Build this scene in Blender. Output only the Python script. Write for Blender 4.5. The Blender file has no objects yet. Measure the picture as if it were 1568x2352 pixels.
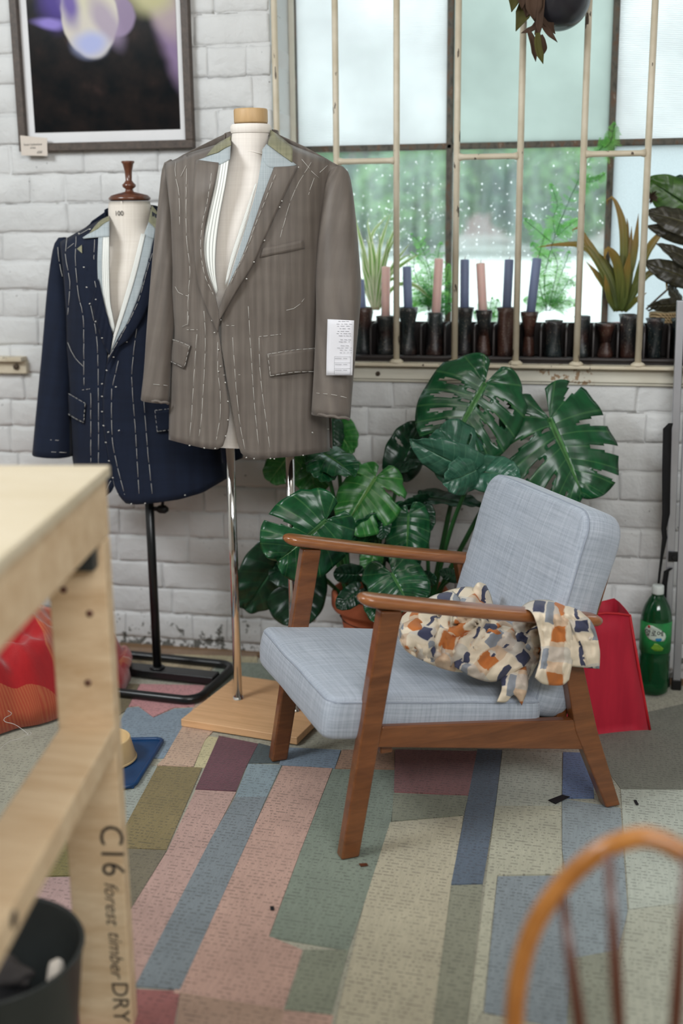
import bpy, bmesh, math, random
import numpy as np
from mathutils import Vector, Matrix, noise
random.seed(7)
V=Vector; PI=math.pi
SC=bpy.context.scene; COL=SC.collection
def lin(c): return c/12.92 if c<=.04045 else ((c+.055)/1.055)**2.4
def C(r,g,b,k=1.0): return (min(1,lin(r/255)*k),min(1,lin(g/255)*k),min(1,lin(b/255)*k),1)

# ------------------------------------------------------------------ camera
FPX,CD,CH,PITCH,YAW,ROLL=2776.,3.6598,1.4021,.24035171,-.20958294,-.01071728
_f=V((math.sin(YAW)*math.cos(PITCH),math.cos(YAW)*math.cos(PITCH),-math.sin(PITCH)))
_r0=V((math.cos(YAW),-math.sin(YAW),0)); _u0=_r0.cross(_f)
_r=_r0*math.cos(ROLL)+_u0*math.sin(ROLL); _u=-_r0*math.sin(ROLL)+_u0*math.cos(ROLL)
EYE=V((0,-CD,CH))
cd=bpy.data.cameras.new('camera'); cam=bpy.data.objects.new('camera',cd); COL.objects.link(cam)
cam.matrix_world=Matrix(((_r.x,_u.x,-_f.x,EYE.x),(_r.y,_u.y,-_f.y,EYE.y),(_r.z,_u.z,-_f.z,EYE.z),(0,0,0,1)))
cd.sensor_fit='VERTICAL'; cd.sensor_height=36; cd.sensor_width=24; cd.lens=36*FPX/2352
cd.clip_start=.05; cd.dof.use_dof=True; cd.dof.focus_distance=3.0; cd.dof.aperture_fstop=1.6
SC.camera=cam
def ray(px,py): return _r*((px-784)/FPX)-_u*((py-1176)/FPX)+_f
def at(px,py,y=None,z=None):
    """world point of a spot of the photograph on the upright plane y or the level plane z"""
    d=ray(px,py); t=(y-EYE.y)/d.y if y is not None else (z-EYE.z)/d.z
    return EYE+d*t

# ------------------------------------------------------------------ world, lights, exposure
w=bpy.data.worlds.new('overcast_sky'); SC.world=w; w.use_nodes=True
wn=w.node_tree; bg=wn.nodes['Background']; bg.inputs[0].default_value=(.86,.95,1.0,1); bg.inputs[1].default_value=3.4
def area(name,loc,target,size,power,color):
    l=bpy.data.lights.new(name,'AREA'); l.shape='RECTANGLE'; l.size,l.size_y=size; l.energy=power; l.color=color
    o=bpy.data.objects.new(name,l); COL.objects.link(o); o.location=loc
    o.rotation_euler=(V(target)-V(loc)).to_track_quat('-Z','Y').to_euler(); return o
area('unseen_overhead_light',(-2.55,-2.6,2.9),(-.7,-.4,.7),(1.0,.8),84,(.92,.97,1.0))
area('unseen_overhead_light',(1.1,-4.4,2.95),(-.2,-.4,.5),(2.2,1.4),150,(.97,.99,1.0))  # soft front fill added to brighten the right wall, not a real roof light
area('ceiling_lamp',(-.3,-2.2,2.93),(-.3,-2.1,0),(1.6,.5),14,(1.0,.94,.86))
SC.view_settings.view_transform='Standard'; SC.view_settings.look='None'
SC.view_settings.gamma=1; SC.view_settings.use_curve_mapping=False; SC.view_settings.exposure=0.0
SC.cycles.max_bounces=7; SC.cycles.transparent_max_bounces=16; SC.cycles.use_denoising=True
SC.cycles.caustics_reflective=False; SC.cycles.caustics_refractive=False; SC.cycles.sample_clamp_indirect=4

# ------------------------------------------------------------------ materials
class NT:
    def __init__(s,name):
        s.m=bpy.data.materials.new(name); s.m.use_nodes=True; s.t=s.m.node_tree
        s.b=s.t.nodes['Principled BSDF']; s.o=s.t.nodes['Material Output']
    def n(s,ty,ins=None,**at_):
        nd=s.t.nodes.new('ShaderNode'+ty)
        for k,v in at_.items(): setattr(nd,k,v)
        for k,v in (ins or {}).items(): s.put(nd.inputs[k],v)
        return nd
    def put(s,sock,v):
        if hasattr(v,'is_output'): s.t.links.new(v,sock)
        else: sock.default_value=v
    def set(s,**k):
        nm={'base':'Base Color','rough':'Roughness','spec':'Specular IOR Level','metal':'Metallic','trans':'Transmission Weight','sheen':'Sheen Weight','coat':'Coat Weight','normal':'Normal','sss':'Subsurface Weight','ior':'IOR'}
        for a,v in k.items(): s.put(s.b.inputs[nm[a]],v)
    def math(s,op,a,b=0.,c=None):
        nd=s.n('Math',operation=op); s.put(nd.inputs[0],a); s.put(nd.inputs[1],b)
        if c is not None: s.put(nd.inputs[2],c)
        return nd.outputs[0]
    def co(s,kind='Object',scale=(1,1,1),rot=(0,0,0),loc=(0,0,0)):
        tc=s.n('TexCoord'); mp=s.n('Mapping',{'Scale':scale,'Rotation':rot,'Location':loc}); s.t.links.new(tc.outputs[kind],mp.inputs[0]); return mp.outputs[0]
    def pos(s,scale=(1,1,1)):
        g=s.n('NewGeometry'); mp=s.n('Mapping',{'Scale':scale}); s.t.links.new(g.outputs['Position'],mp.inputs[0]); return mp.outputs[0]
    def noise(s,co,scale,detail=3,rough=.55,dist=0.):
        nd=s.n('TexNoise',{'Scale':scale,'Detail':detail,'Roughness':rough,'Distortion':dist}); s.put(nd.inputs['Vector'],co); return nd.outputs['Fac']
    def ramp(s,fac,stops,interp='LINEAR'):
        nd=s.n('ValToRGB'); cr=nd.color_ramp; cr.interpolation=interp
        while len(cr.elements)<len(stops): cr.elements.new(.5)
        for e,(p,c) in zip(cr.elements,stops):
            e.position=p; e.color=c if len(c)==4 else (*c,1)
        s.put(nd.inputs[0],fac); return nd.outputs[0]
    def mix(s,fac,a,b,mode='MIX'):
        nd=s.n('Mix',data_type='RGBA',blend_type=mode); s.put(nd.inputs[0],fac); s.put(nd.inputs[6],a); s.put(nd.inputs[7],b); return nd.outputs[2]
    def bump(s,h,strength=.3,dist=.01):
        nd=s.n('Bump',{'Strength':strength,'Distance':dist}); s.put(nd.inputs['Height'],h); s.set(normal=nd.outputs[0])
def g(v): return (v,v,v,1)
def simple(name,col,rough=.6,var=.15,scale=12,bump=0.,metal=0.,spec=.4,kind='Object',stretch=(1,1,1),**k):
    n=NT(name); co=n.co(kind,stretch); f=n.noise(co,scale,4)
    dark=tuple(c*(1-var) for c in col[:3])+(1,); lite=tuple(min(1,c*(1+var)) for c in col[:3])+(1,)
    n.set(base=n.ramp(f,[(.3,dark),(.7,lite)]),rough=rough,metal=metal,spec=spec,**k)
    if bump: n.bump(n.noise(co,scale*4,3),bump,.005)
    return n.m
def wood(name,c1,c2,rough=.4,stretch=(2,30,30),scale=1.5,coat=0.,knots=None):
    n=NT(name); co=n.co('Object',stretch); f=n.noise(co,scale,5,.6,.6); f2=n.noise(co,scale*6,3)
    f=n.math('ADD',n.math('MULTIPLY',f,.75),n.math('MULTIPLY',f2,.25))
    col=n.ramp(f,[(.3,c1),(.7,c2)]); n.set(base=col,rough=rough,coat=coat); n.bump(f2,.06,.003); return n.m
MT={}
def white_paint():
    n=NT('white_wall_paint'); p=n.pos()
    big=n.noise(p,3.,4); fine=n.noise(p,28.,5,.6); lump=n.noise(p,11.,4,.6,.3)
    spk=n.noise(n.pos((1,1,1)),60.,2); zone=n.noise(p,5.,3)
    chips=n.math('MULTIPLY',n.math('GREATER_THAN',spk,.705),n.math('GREATER_THAN',zone,.55))
    vz=n.n('SeparateXYZ'); n.put(vz.inputs[0],n.pos())
    low=n.math('SUBTRACT',1.,n.math('MULTIPLY',vz.outputs[2],8.)); low=n.math('MAXIMUM',low,0.)
    damp=n.math('MULTIPLY',n.math('GREATER_THAN',n.math('ADD',n.noise(p,22.,5,.7),n.math('MULTIPLY',low,.16)),.665),n.math('GREATER_THAN',low,.02))
    col=n.ramp(big,[(.3,C(202,203,203)),(.7,C(220,221,221))])
    fz=n.math('ABSOLUTE',n.math('SUBTRACT',n.math('FRACT',n.math('ADD',n.math('DIVIDE',n.math('SUBTRACT',vz.outputs[2],.0185),.0894),.5)),.5)); crack=n.math('MULTIPLY',n.math('LESS_THAN',n.math('ADD',fz,n.math('MULTIPLY',n.noise(p,40.,3),.05)),.04),n.math('GREATER_THAN',n.noise(n.pos((1,1,3)),7.,4),.57))
    col=n.mix(n.math('MULTIPLY',crack,.55),col,C(96,92,88)); col=n.mix(n.math('MULTIPLY',chips,.75),col,C(70,66,62)); col=n.mix(n.math('MULTIPLY',damp,.85),col,C(62,62,52))
    n.set(base=col,rough=.55,spec=.35)
    n.bump(n.math('ADD',n.math('MULTIPLY',lump,1.),n.math('MULTIPLY',fine,.45)),.7,.012); return n.m
MT['wall']=white_paint()
MT['mortar']=MT['wall']
def cream_metal():
    n=NT('cream_painted_steel'); p=n.pos(); s=n.noise(n.pos((1,1,.25)),55.,3,.5); z=n.noise(p,6.,2)
    chip=n.math('MULTIPLY',n.math('GREATER_THAN',s,.66),n.math('GREATER_THAN',z,.5))
    col=n.ramp(n.noise(p,14.,4),[(.3,C(196,184,160)),(.7,C(216,206,186))]); col=n.mix(n.math('MULTIPLY',chip,.9),col,C(60,42,32))
    n.set(base=col,rough=.45); n.bump(s,.15,.002); return n.m
MT['cream']=cream_metal()
def rusty_steel():
    n=NT('weathered_window_steel'); p=n.pos((1,1,.5)); f=n.noise(p,40.,5,.65)
    n.set(base=n.ramp(f,[(.3,C(52,50,46)),(.5,C(96,92,84)),(.62,C(104,78,60)),(.75,C(150,148,140))]),rough=.75); n.bump(f,.5,.003); return n.m
MT['steel_frame']=rusty_steel()
def sill_paint():
    n=NT('sill_board_paint'); p=n.pos()
    v=n.n('SeparateXYZ'); n.put(v.inputs[0],p)
    m=n.math('MULTIPLY',n.math('GREATER_THAN',n.noise(p,48.,4,.7),.55),n.math('LESS_THAN',n.math('ABSOLUTE',n.math('SUBTRACT',v.outputs[0],-.09)),.085))
    col=n.ramp(n.noise(p,5.,3),[(.3,C(205,200,184)),(.7,C(222,219,206))]); col=n.mix(n.math('MULTIPLY',m,.8),col,C(140,96,40))
    n.set(base=col,rough=.5); n.bump(n.noise(p,30.,3),.15,.004); return n.m
MT['sill']=sill_paint()
def clear_glass():
    n=NT('rain_marked_window_glass'); tr=n.n('BsdfTransparent',{'Color':(.93,.97,.96,1)}); gl=n.n('BsdfGlossy',{'Roughness':.05}); tl=n.n('BsdfTranslucent',{'Color':(.8,.9,.92,1)})
    p=n.pos((9,1,1.2)); streak=n.noise(p,3.,3); fac=n.math('MULTIPLY_ADD',streak,.2,-.02)
    m1=n.n('MixShader'); n.put(m1.inputs[0],fac); n.put(m1.inputs[1],tr.outputs[0]); n.put(m1.inputs[2],tl.outputs[0])
    m2=n.n('MixShader'); m2.inputs[0].default_value=.04; n.put(m2.inputs[1],m1.outputs[0]); n.put(m2.inputs[2],gl.outputs[0])
    n.t.links.new(m2.outputs[0],n.o.inputs[0]); return n.m
def frosted(name,col,clear=.1,rib=False,speck=False):
    n=NT(name); p=n.pos(); f=n.noise(p,400. if speck else 5.,3); 
    c=n.ramp(f,[(.3,tuple(x*.86 for x in col[:3])+(1,)),(.7,col)])
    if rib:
        z=n.n('SeparateXYZ'); n.put(z.inputs[0],p); c=n.mix(n.math('MULTIPLY',n.math('LESS_THAN',n.math('FRACT',n.math('DIVIDE',z.outputs[2],.0052)),.28),.3),c,(.62,.72,.72,1))  # darker line along each rib, groove shading put into the colour
    tl=n.n('BsdfTranslucent'); n.put(tl.inputs[0],c); tr=n.n('BsdfTransparent',{'Color':col}); df=n.n('BsdfDiffuse'); n.put(df.inputs[0],c)
    m1=n.n('MixShader'); m1.inputs[0].default_value=clear; n.put(m1.inputs[1],tl.outputs[0]); n.put(m1.inputs[2],tr.outputs[0])
    m2=n.n('MixShader'); m2.inputs[0].default_value=.12; n.put(m2.inputs[1],m1.outputs[0]); n.put(m2.inputs[2],df.outputs[0])
    n.t.links.new(m2.outputs[0],n.o.inputs[0]); return n.m
MT['glass']=clear_glass()
MT['frost_green']=frosted('frosted_green_glass',(.60,.665,.635,1),.1)
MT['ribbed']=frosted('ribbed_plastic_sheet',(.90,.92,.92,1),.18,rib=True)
MT['frost_grey']=frosted('obscured_grey_glass',(.70,.75,.76,1),.08,speck=True)
def droplet():
    n=NT('rain_drop'); gl=n.n('BsdfGlass',{'Roughness':.05,'IOR':1.33}); tl=n.n('BsdfTranslucent',{'Color':(1,1,1,1)}); mx=n.n('MixShader'); mx.inputs[0].default_value=.65; n.put(mx.inputs[1],gl.outputs[0]); n.put(mx.inputs[2],tl.outputs[0]); n.t.links.new(mx.outputs[0],n.o.inputs[0]); return n.m
MT['drop']=droplet()
def cloth(name,c1,c2,sx=60,sy=60,rough=.85,stripe=None,bump=.12,kind='UV',sheen=.15,fine=900.):
    """woven cloth: warp and weft streaks, optional herringbone columns"""
    n=NT(name); a=n.noise(n.co(kind,(sx,4,4)),1.,3); b=n.noise(n.co(kind,(4,sy,4)),1.,3); fine_=n.noise(n.co(kind),fine,2)
    f=n.math('ADD',n.math('MULTIPLY',a,.5),n.math('MULTIPLY',b,.35)); f=n.math('ADD',f,n.math('MULTIPLY',fine_,.15))
    col=n.ramp(f,[(.36,c1),(.64,c2)])
    if stripe:
        w_=n.n('TexWave',{'Scale':stripe,'Distortion':.6,'Detail':2.},wave_type='BANDS',bands_direction='X'); n.put(w_.inputs['Vector'],n.co(kind)); 
        col=n.mix(n.math('MULTIPLY',w_.outputs['Fac'],.28),col,tuple(x*.62 for x in c1[:3])+(1,))
    n.set(base=col,rough=rough,sheen=sheen,spec=.25); n.bump(f,bump,.002); return n.m
MT['brown_wool']=cloth('brown_herringbone_wool',C(94,86,80,1.1),C(116,108,101,1.1),sx=70,sy=9,stripe=13,rough=.5,sheen=.15)
MT['navy_wool']=cloth('navy_wool',C(12,20,37,1.1),C(18,28,48,1.1),rough=.8,sheen=.05)
MT['navy_dark']=cloth('navy_lapel_wool',C(12,19,36,1.1),C(16,25,44,1.1),sheen=.05)
MT['canvas']=cloth('blue_grey_canvas',C(140,150,155,1.25),C(166,174,177,1.25),300,300)
MT['stripe_tape']=None
def striped():
    n=NT('striped_lining_tape'); w_=n.n('TexWave',{'Scale':58.,'Distortion':.0},bands_direction='X'); n.put(w_.inputs['Vector'],n.co('UV'))
    n.set(base=n.ramp(w_.outputs['Fac'],[(.0,C(150,152,150,1.2)),(.22,C(205,206,200,1.2)),(.4,C(230,232,228,1.1)),(1.,C(232,234,230,1.1))]),rough=.85); return n.m
MT['stripe_tape']=striped()
MT['olive_felt']=cloth('olive_undercollar_felt',C(104,104,84,1.3),C(134,132,108,1.3),120,120)
MT['thread']=simple('white_basting_thread',C(206,204,198),.8,.05)
MT['calico']=cloth('cream_calico',C(205,197,187,1.2),C(216,209,200,1.2),200,200)
MT['stockinette']=cloth('white_stockinette',C(216,209,202,1.2),C(226,220,213,1.2),200,200)
MT['beech']=wood('pale_beech_wood',C(190,146,104,1.2),C(216,174,132,1.2),.45,(3,40,40))
MT['cap_wood']=wood('pale_cap_wood',C(190,154,108),C(212,178,132),.5,(20,20,4))
MT['dark_wood']=wood('dark_turned_wood',C(66,36,24),C(112,64,42),.3,(20,20,3),coat=.3)
MT['chair_wood']=wood('varnished_brown_beech',C(92,52,26),C(134,82,46),.32,(3,26,26),coat=.35)
MT['armrest_wood']=wood('honey_brown_armrest',C(120,70,38),C(164,106,62),.28,(3,26,26),coat=.5)
MT['pine']=wood('raw_pine',C(186,156,120,1.1),C(218,196,164,1.1),.6,(2.4,22,22))
MT['plank_top']=wood('pale_plywood',C(204,190,162),C(216,204,180),.5,(3,10,10))
MT['frame_wood']=wood('dark_walnut_frame',C(48,38,32),C(88,74,64),.5,(40,6,40))
MT['hoop_wood']=wood('golden_elm',C(140,86,34),C(184,124,62),.3,(8,8,8),coat=.4)
MT['spindle_wood']=wood('dark_spindle_wood',C(64,34,24),C(96,54,38),.35,(30,30,3),coat=.3)
MT['chrome']=simple('chrome',(.82,.82,.82,1),.08,.02,metal=1.)
MT['zinc']=simple('brushed_aluminium',(.50,.51,.55,1),.38,.06,metal=.8)
MT['black_steel']=simple('black_painted_steel',C(20,22,24),.3,.2,spec=.5)
MT['black_plastic']=simple('black_plastic',C(16,16,17),.5,.2)
MT['black_web']=simple('black_webbing',C(14,14,16),.9,.2)
MT['terracotta']=simple('terracotta',C(168,92,62,1.15),.8,.18,14,.15)
MT['soil']=simple('potting_soil',C(42,32,24),.95,.4,40,.6)
MT['tweed']=None
def tweed():
    n=NT('grey_blue_tweed'); 
    a=n.noise(n.co('UV',(170,5,1)),1.,4,.65); b=n.noise(n.co('UV',(5,170,1)),1.,4,.65); c=n.noise(n.co('UV'),700.,2)
    f=n.math('ADD',n.math('MULTIPLY',a,.45),n.math('MULTIPLY',b,.45)); f=n.math('ADD',f,n.math('MULTIPLY',c,.12))
    n.set(base=n.ramp(f,[(.34,C(128,136,148,1.2)),(.5,C(151,159,171,1.22)),(.68,C(171,178,188,1.25))]),rough=.9,sheen=.2,spec=.2); n.bump(f,.25,.002); return n.m
MT['tweed']=tweed()
MT['piping']=cloth('tweed_piping',C(120,128,142,1.2),C(150,158,170,1.2),90,90)
def leafmat(name,c1,c2,vein,rough=.32,gloss=.5):
    n=NT(name); uv=n.n('TexCoord').outputs['UV']; sp=n.n('SeparateXYZ'); n.put(sp.inputs[0],uv)
    v=n.math('ABSOLUTE',sp.outputs[1]); mid=n.math('LESS_THAN',v,.05)
    per=n.math('ABSOLUTE',n.math('SUBTRACT',n.math('FRACT',n.math('MULTIPLY',sp.outputs[0],9.)),.5)); side=n.math('LESS_THAN',per,.05)
    per2=n.math('ABSOLUTE',n.math('SUBTRACT',n.math('FRACT',n.math('MULTIPLY',sp.outputs[0],9.)),.5))
    col=n.ramp(n.noise(n.co('UV',(3,3,3)),2.,3),[(.3,c1),(.7,c2)])
    col=n.mix(n.math('MULTIPLY',side,.28),col,vein); col=n.mix(n.math('MULTIPLY',mid,.8),col,vein)
    n.set(base=col,rough=rough,spec=gloss); n.bump(n.math('MULTIPLY',per2,1.),.35,.006)
    tl=n.n('BsdfTranslucent'); n.put(tl.inputs[0],n.mix(.5,col,c2)); mx=n.n('MixShader'); mx.inputs[0].default_value=.12
    n.put(mx.inputs[1],n.b.outputs[0]); n.put(mx.inputs[2],tl.outputs[0]); n.t.links.new(mx.outputs[0],n.o.inputs[0]); return n.m
MT['monstera']=leafmat('monstera_leaf_green',C(14,62,36),C(26,88,50),C(92,142,84),.26)
MT['monstera_pale']=leafmat('monstera_leaf_painted_sheen',C(40,84,66),C(58,108,86),C(96,140,112),.3)  # window sheen put into a paler blue-green base colour
MT['monstera_light']=leafmat('young_monstera_leaf',C(34,96,42),C(58,128,56),C(132,176,104),.3)
MT['monstera_dark']=leafmat('deep_green_leaf',C(10,44,28),C(18,62,38),C(40,92,58),.3)
MT['petiole']=simple('leaf_stalk_green',C(38,84,42),.4,.25)
MT['dark_leaf']=leafmat('dark_bronze_leaf',C(40,38,30),C(62,58,42),C(96,92,62),.35)
MT['fig_leaf']=leafmat('fig_leaf_green',C(44,78,30),C(74,112,44),C(22,40,24),.35)
def stripleaf(name,c_mid,c_edge,edge=.55):
    n=NT(name); uv=n.n('TexCoord').outputs['UV']; sp=n.n('SeparateXYZ'); n.put(sp.inputs[0],uv)
    v=n.math('ABSOLUTE',sp.outputs[1]); col=n.mix(n.math('GREATER_THAN',v,edge),c_mid,c_edge); n.set(base=col,rough=.4)
    tl=n.n('BsdfTranslucent'); n.put(tl.inputs[0],col); mx=n.n('MixShader'); mx.inputs[0].default_value=.35
    n.put(mx.inputs[1],n.b.outputs[0]); n.put(mx.inputs[2],tl.outputs[0]); n.t.links.new(mx.outputs[0],n.o.inputs[0]); return n.m
MT['spider']=stripleaf('spider_plant_leaf',C(140,184,96),C(236,242,212),.5)
def bromel():
    n=NT('bromeliad_leaf'); uv=n.n('TexCoord').outputs['UV']; sp=n.n('SeparateXYZ'); n.put(sp.inputs[0],uv)
    col=n.ramp(n.math('ADD',sp.outputs[0],n.math('MULTIPLY',n.noise(n.co('UV',(2,2,2)),2.,2),.3)),[(.25,C(88,104,48)),(.6,C(118,122,54)),(.95,C(156,126,58))]); n.set(base=col,rough=.4)
    tl=n.n('BsdfTranslucent'); n.put(tl.inputs[0],col); mx=n.n('MixShader'); mx.inputs[0].default_value=.3
    n.put(mx.inputs[1],n.b.outputs[0]); n.put(mx.inputs[2],tl.outputs[0]); n.t.links.new(mx.outputs[0],n.o.inputs[0]); return n.m
MT['brom']=bromel()
def greenery(name,c1,c2,t=.4,scale=6):
    n=NT(name); col=n.ramp(n.noise(n.pos(),scale,3),[(.3,c1),(.7,c2)]); n.set(base=col,rough=.6)
    tl=n.n('BsdfTranslucent'); n.put(tl.inputs[0],col); mx=n.n('MixShader'); mx.inputs[0].default_value=t
    n.put(mx.inputs[1],n.b.outputs[0]); n.put(mx.inputs[2],tl.outputs[0]); n.t.links.new(mx.outputs[0],n.o.inputs[0]); return n.m
MT['fern']=greenery('asparagus_fern_green',C(92,170,84),C(150,214,118),.6,20)
MT['fern_dark']=greenery('dense_fern_green',C(44,120,66),C(90,166,88),.5,20)
MT['bush']=greenery('hedge_leaf',C(40,84,62),C(134,176,100),.4,1.6)
MT['dried']=simple('dried_leaf_brown',C(70,52,40),.85,.45,9)
MT['dried_green']=simple('dried_olive_leaf',C(74,72,30),.8,.4,9)
MT['pot_black']=simple('dark_glazed_planter',C(40,40,46),.25,.15)
def sparkle():
    n=NT('dark_metallic_glaze'); p=n.pos(); f=n.noise(p,260.,2,.7); c=n.noise(p,9.,2)
    col=n.ramp(c,[(.35,C(34,44,46)),(.5,C(40,36,38)),(.65,C(74,46,38))]); col=n.mix(n.math('MULTIPLY',n.math('GREATER_THAN',f,.64),.6),col,C(170,160,140))
    n.set(base=col,rough=.3,spec=.6); n.bump(f,.6,.002); return n.m
MT['glaze']=sparkle()
MT['tray']=simple('dark_brown_plastic_tray',C(44,38,38),.4,.2)
MT['wax_pink']=simple('dusty_pink_wax',C(212,180,174,1.25),.5,.05,sss=.2)
MT['wax_blue']=simple('slate_blue_wax',C(104,116,146,1.2),.5,.06,sss=.1)
MT['wick']=simple('candle_wick',C(210,205,195),.9,.1)
MT['rope']=None
def rope():
    n=NT('woven_rope'); w_=n.n('TexWave',{'Scale':60.,'Distortion':1.},bands_direction='DIAGONAL'); n.put(w_.inputs['Vector'],n.co('Object'))
    n.set(base=n.ramp(w_.outputs['Fac'],[(.2,C(120,98,66)),(.8,C(186,162,122))]),rough=.9); n.bump(w_.outputs['Fac'],.5,.003); return n.m
MT['rope']=rope()
MT['white_glaze']=simple('white_glazed_pot',C(214,214,212),.3,.05)
MT['red_plastic']=simple('red_plastic_pot',C(170,62,44),.45,.1)
MT['paper']=simple('white_paper',C(226,226,232),.8,.03)
MT['card']=simple('cream_card',C(214,204,194),.85,.03)
MT['ink']=simple('black_ink',C(28,28,30),.8,.1)
MT['ink_grey']=simple('grey_print',C(150,150,158),.8,.1)
MT['mat_white']=simple('white_mount_board',C(226,226,228),.8,.02)
MT['red_bag']=cloth('red_nonwoven_bag',C(158,24,46,1.15),C(184,34,56,1.15),40,40,.6,kind='Object')
MT['red_trim']=simple('red_binding',C(190,28,40),.6,.1)
MT['bowl']=simple('cream_enamel',C(206,178,132,1.1),.35,.04)
MT['blue_mat']=simple('blue_rubber',C(26,62,104),.4,.15,20)
MT['grey_bin']=simple('grey_bin_plastic',C(46,50,50),.45,.15)
MT['grey_fleece']=simple('grey_fleece',C(150,148,146),.95,.2,40,.5)
MT['black_cloth']=simple('black_cloth',C(18,19,24),.8,.3,20,.2)
MT['grey_cloth']=simple('dark_grey_cloth',C(74,70,70),.8,.3,20,.2)
MT['bottle_green']=None
def bottle_mat():
    n=NT('green_bottle_plastic'); n.set(base=C(8,92,50),rough=.08,trans=.6,spec=.6); return n.m
MT['bottle_green']=bottle_mat()
MT['cap_white']=simple('white_cap',C(206,214,212),.4,.03)
MT['label_green']=simple('green_label_print',C(34,128,66),.4,.35,25)
MT['label_white']=simple('white_label_patch',C(196,212,200),.45,.08,30)
MT['label_blue']=simple('blue_label_patch',C(40,128,176),.45,.1)
MT['label_red']=simple('red_label_mark',C(180,40,40),.45,.1)
MT['label_lime']=simple('lime_label_print',C(110,160,50),.45,.3,30)
MT['rust']=simple('rusted_bolt',C(78,66,54),.85,.4,60,.4)
MT['floor']=wood('worn_floor_boards',C(104,78,54),C(146,116,86),.7,(2,20,20))
MT['ceiling']=simple('off_white_ceiling',C(200,198,192),.9,.03)
MT['gravel']=simple('pale_wet_yard',C(196,196,190),.7,.12,2)
MT['house']=simple('pinkish_render',C(176,150,146),.9,.1,2)

# ------------------------------------------------------------------ mesh helpers
class MB:
    def __init__(s): s.v=[]; s.f=[]; s.uv=[]
    def add(s,vs,fs,uvs=None):
        o=len(s.v); s.v+= [tuple(v) for v in vs]; s.f+=[tuple(i+o for i in f) for f in fs]; s.uv+= (uvs if uvs else [(v[0],v[2]) for v in s.v[o:]])
    def hexa(s,c):   # 8 corners: bottom 4 ccw, top 4 ccw
        s.add(c,[(3,2,1,0),(4,5,6,7),(0,1,5,4),(1,2,6,5),(2,3,7,6),(3,0,4,7)])
    def box(s,a,b):
        (x0,y0,z0),(x1,y1,z1)=a,b; s.hexa([(x0,y0,z0),(x1,y0,z0),(x1,y1,z0),(x0,y1,z0),(x0,y0,z1),(x1,y0,z1),(x1,y1,z1),(x0,y1,z1)])
    def tube(s,pts,r,n=8,cap=True,flat=1.0):
        pts=[V(p) for p in pts]; m=len(pts); rr=r if isinstance(r,(list,tuple)) else [r]*m
        ref=None; vs=[]; uv=[]
        for i,p in enumerate(pts):
            t=(pts[min(i+1,m-1)]-pts[max(i-1,0)]).normalized()
            if ref is None: ref=V((0,0,1)) if abs(t.z)<.9 else V((1,0,0))
            a=(ref-t*ref.dot(t)).normalized(); b=t.cross(a); ref=a
            for k in range(n):
                q=2*PI*k/n; vs.append(p+a*math.cos(q)*rr[i]+b*math.sin(q)*rr[i]*flat); uv.append((k/n,i/m))
        fs=[(i*n+k,i*n+(k+1)%n,(i+1)*n+(k+1)%n,(i+1)*n+k) for i in range(m-1) for k in range(n)]
        if cap: fs+=[tuple(range(n-1,-1,-1)),tuple((m-1)*n+k for k in range(n))]
        s.add(vs,fs,uv)
    def lathe(s,prof,c=(0,0,0),n=24,cap=(True,True),sx=1.,sy=1.,wob=None):
        vs=[];m=len(prof)
        for i,(r,z) in enumerate(prof):
            for k in range(n):
                q=2*PI*k/n; rr=r*(wob(i,k) if wob else 1); vs.append((c[0]+rr*math.cos(q)*sx,c[1]+rr*math.sin(q)*sy,c[2]+z))
        fs=[(i*n+k,i*n+(k+1)%n,(i+1)*n+(k+1)%n,(i+1)*n+k) for i in range(m-1) for k in range(n)]
        if cap[0]: fs.append(tuple(range(n-1,-1,-1)))
        if cap[1]: fs.append(tuple((m-1)*n+k for k in range(n)))
        s.add(vs,fs)
    def grid(s,P,uv=None,skip=None):
        m=len(P);n=len(P[0]); fs=[(i*n+j,i*n+j+1,(i+1)*n+j+1,(i+1)*n+j) for i in range(m-1) for j in range(n-1) if not(skip and skip(i,j))]
        s.add([p for r in P for p in r],fs,[u for r in uv for u in r] if uv else None)
    def build(s,name,mat,parent=None,smooth=True,bevel=0.,solid=0.,sub=0,seg=2):
        me=bpy.data.meshes.new(name); me.from_pydata(s.v,[],s.f); me.update()
        ul=me.uv_layers.new(name='UVMap'); vi=np.empty(len(me.loops),np.int32); me.loops.foreach_get('vertex_index',vi)
        ul.data.foreach_set('uv',np.array(s.uv,np.float32)[vi].ravel())
        if smooth: me.shade_smooth()
        me.materials.append(MT[mat] if isinstance(mat,str) else mat)
        o=link(name,me,parent)
        if bevel:
            b=o.modifiers.new('bevel','BEVEL'); b.width=bevel; b.segments=seg; b.limit_method='ANGLE'; b.angle_limit=.6
            if smooth: me.set_sharp_from_angle(angle=.6); b.harden_normals=True
        if sub: q=o.modifiers.new('subdiv','SUBSURF'); q.levels=sub; q.render_levels=sub
        if solid: q=o.modifiers.new('solid','SOLIDIFY'); q.thickness=solid; q.offset=0
        return o
def link(name,data,parent=None):
    o=bpy.data.objects.new(name,data); COL.objects.link(o)
    if parent is not None:
        o.parent=parent; M=parent.get('_m'); 
        if parent.name in INV: o.matrix_parent_inverse=INV[parent.name]
    return o
INV={}; LOCAL=set()
def thing(name,label,cat,loc=(0,0,0),group=None,rotz=0.,local=False):
    """an Empty at the thing's base; parts are given in world coordinates unless local"""
    o=bpy.data.objects.new(name,None); COL.objects.link(o); o.location=loc; o.rotation_euler=(0,0,rotz); o.empty_display_size=.05
    if not local: INV[o.name]=(Matrix.Translation(V(loc))@Matrix.Rotation(rotz,4,'Z')).inverted()
    tag(o,label,cat,group); return o
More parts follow.
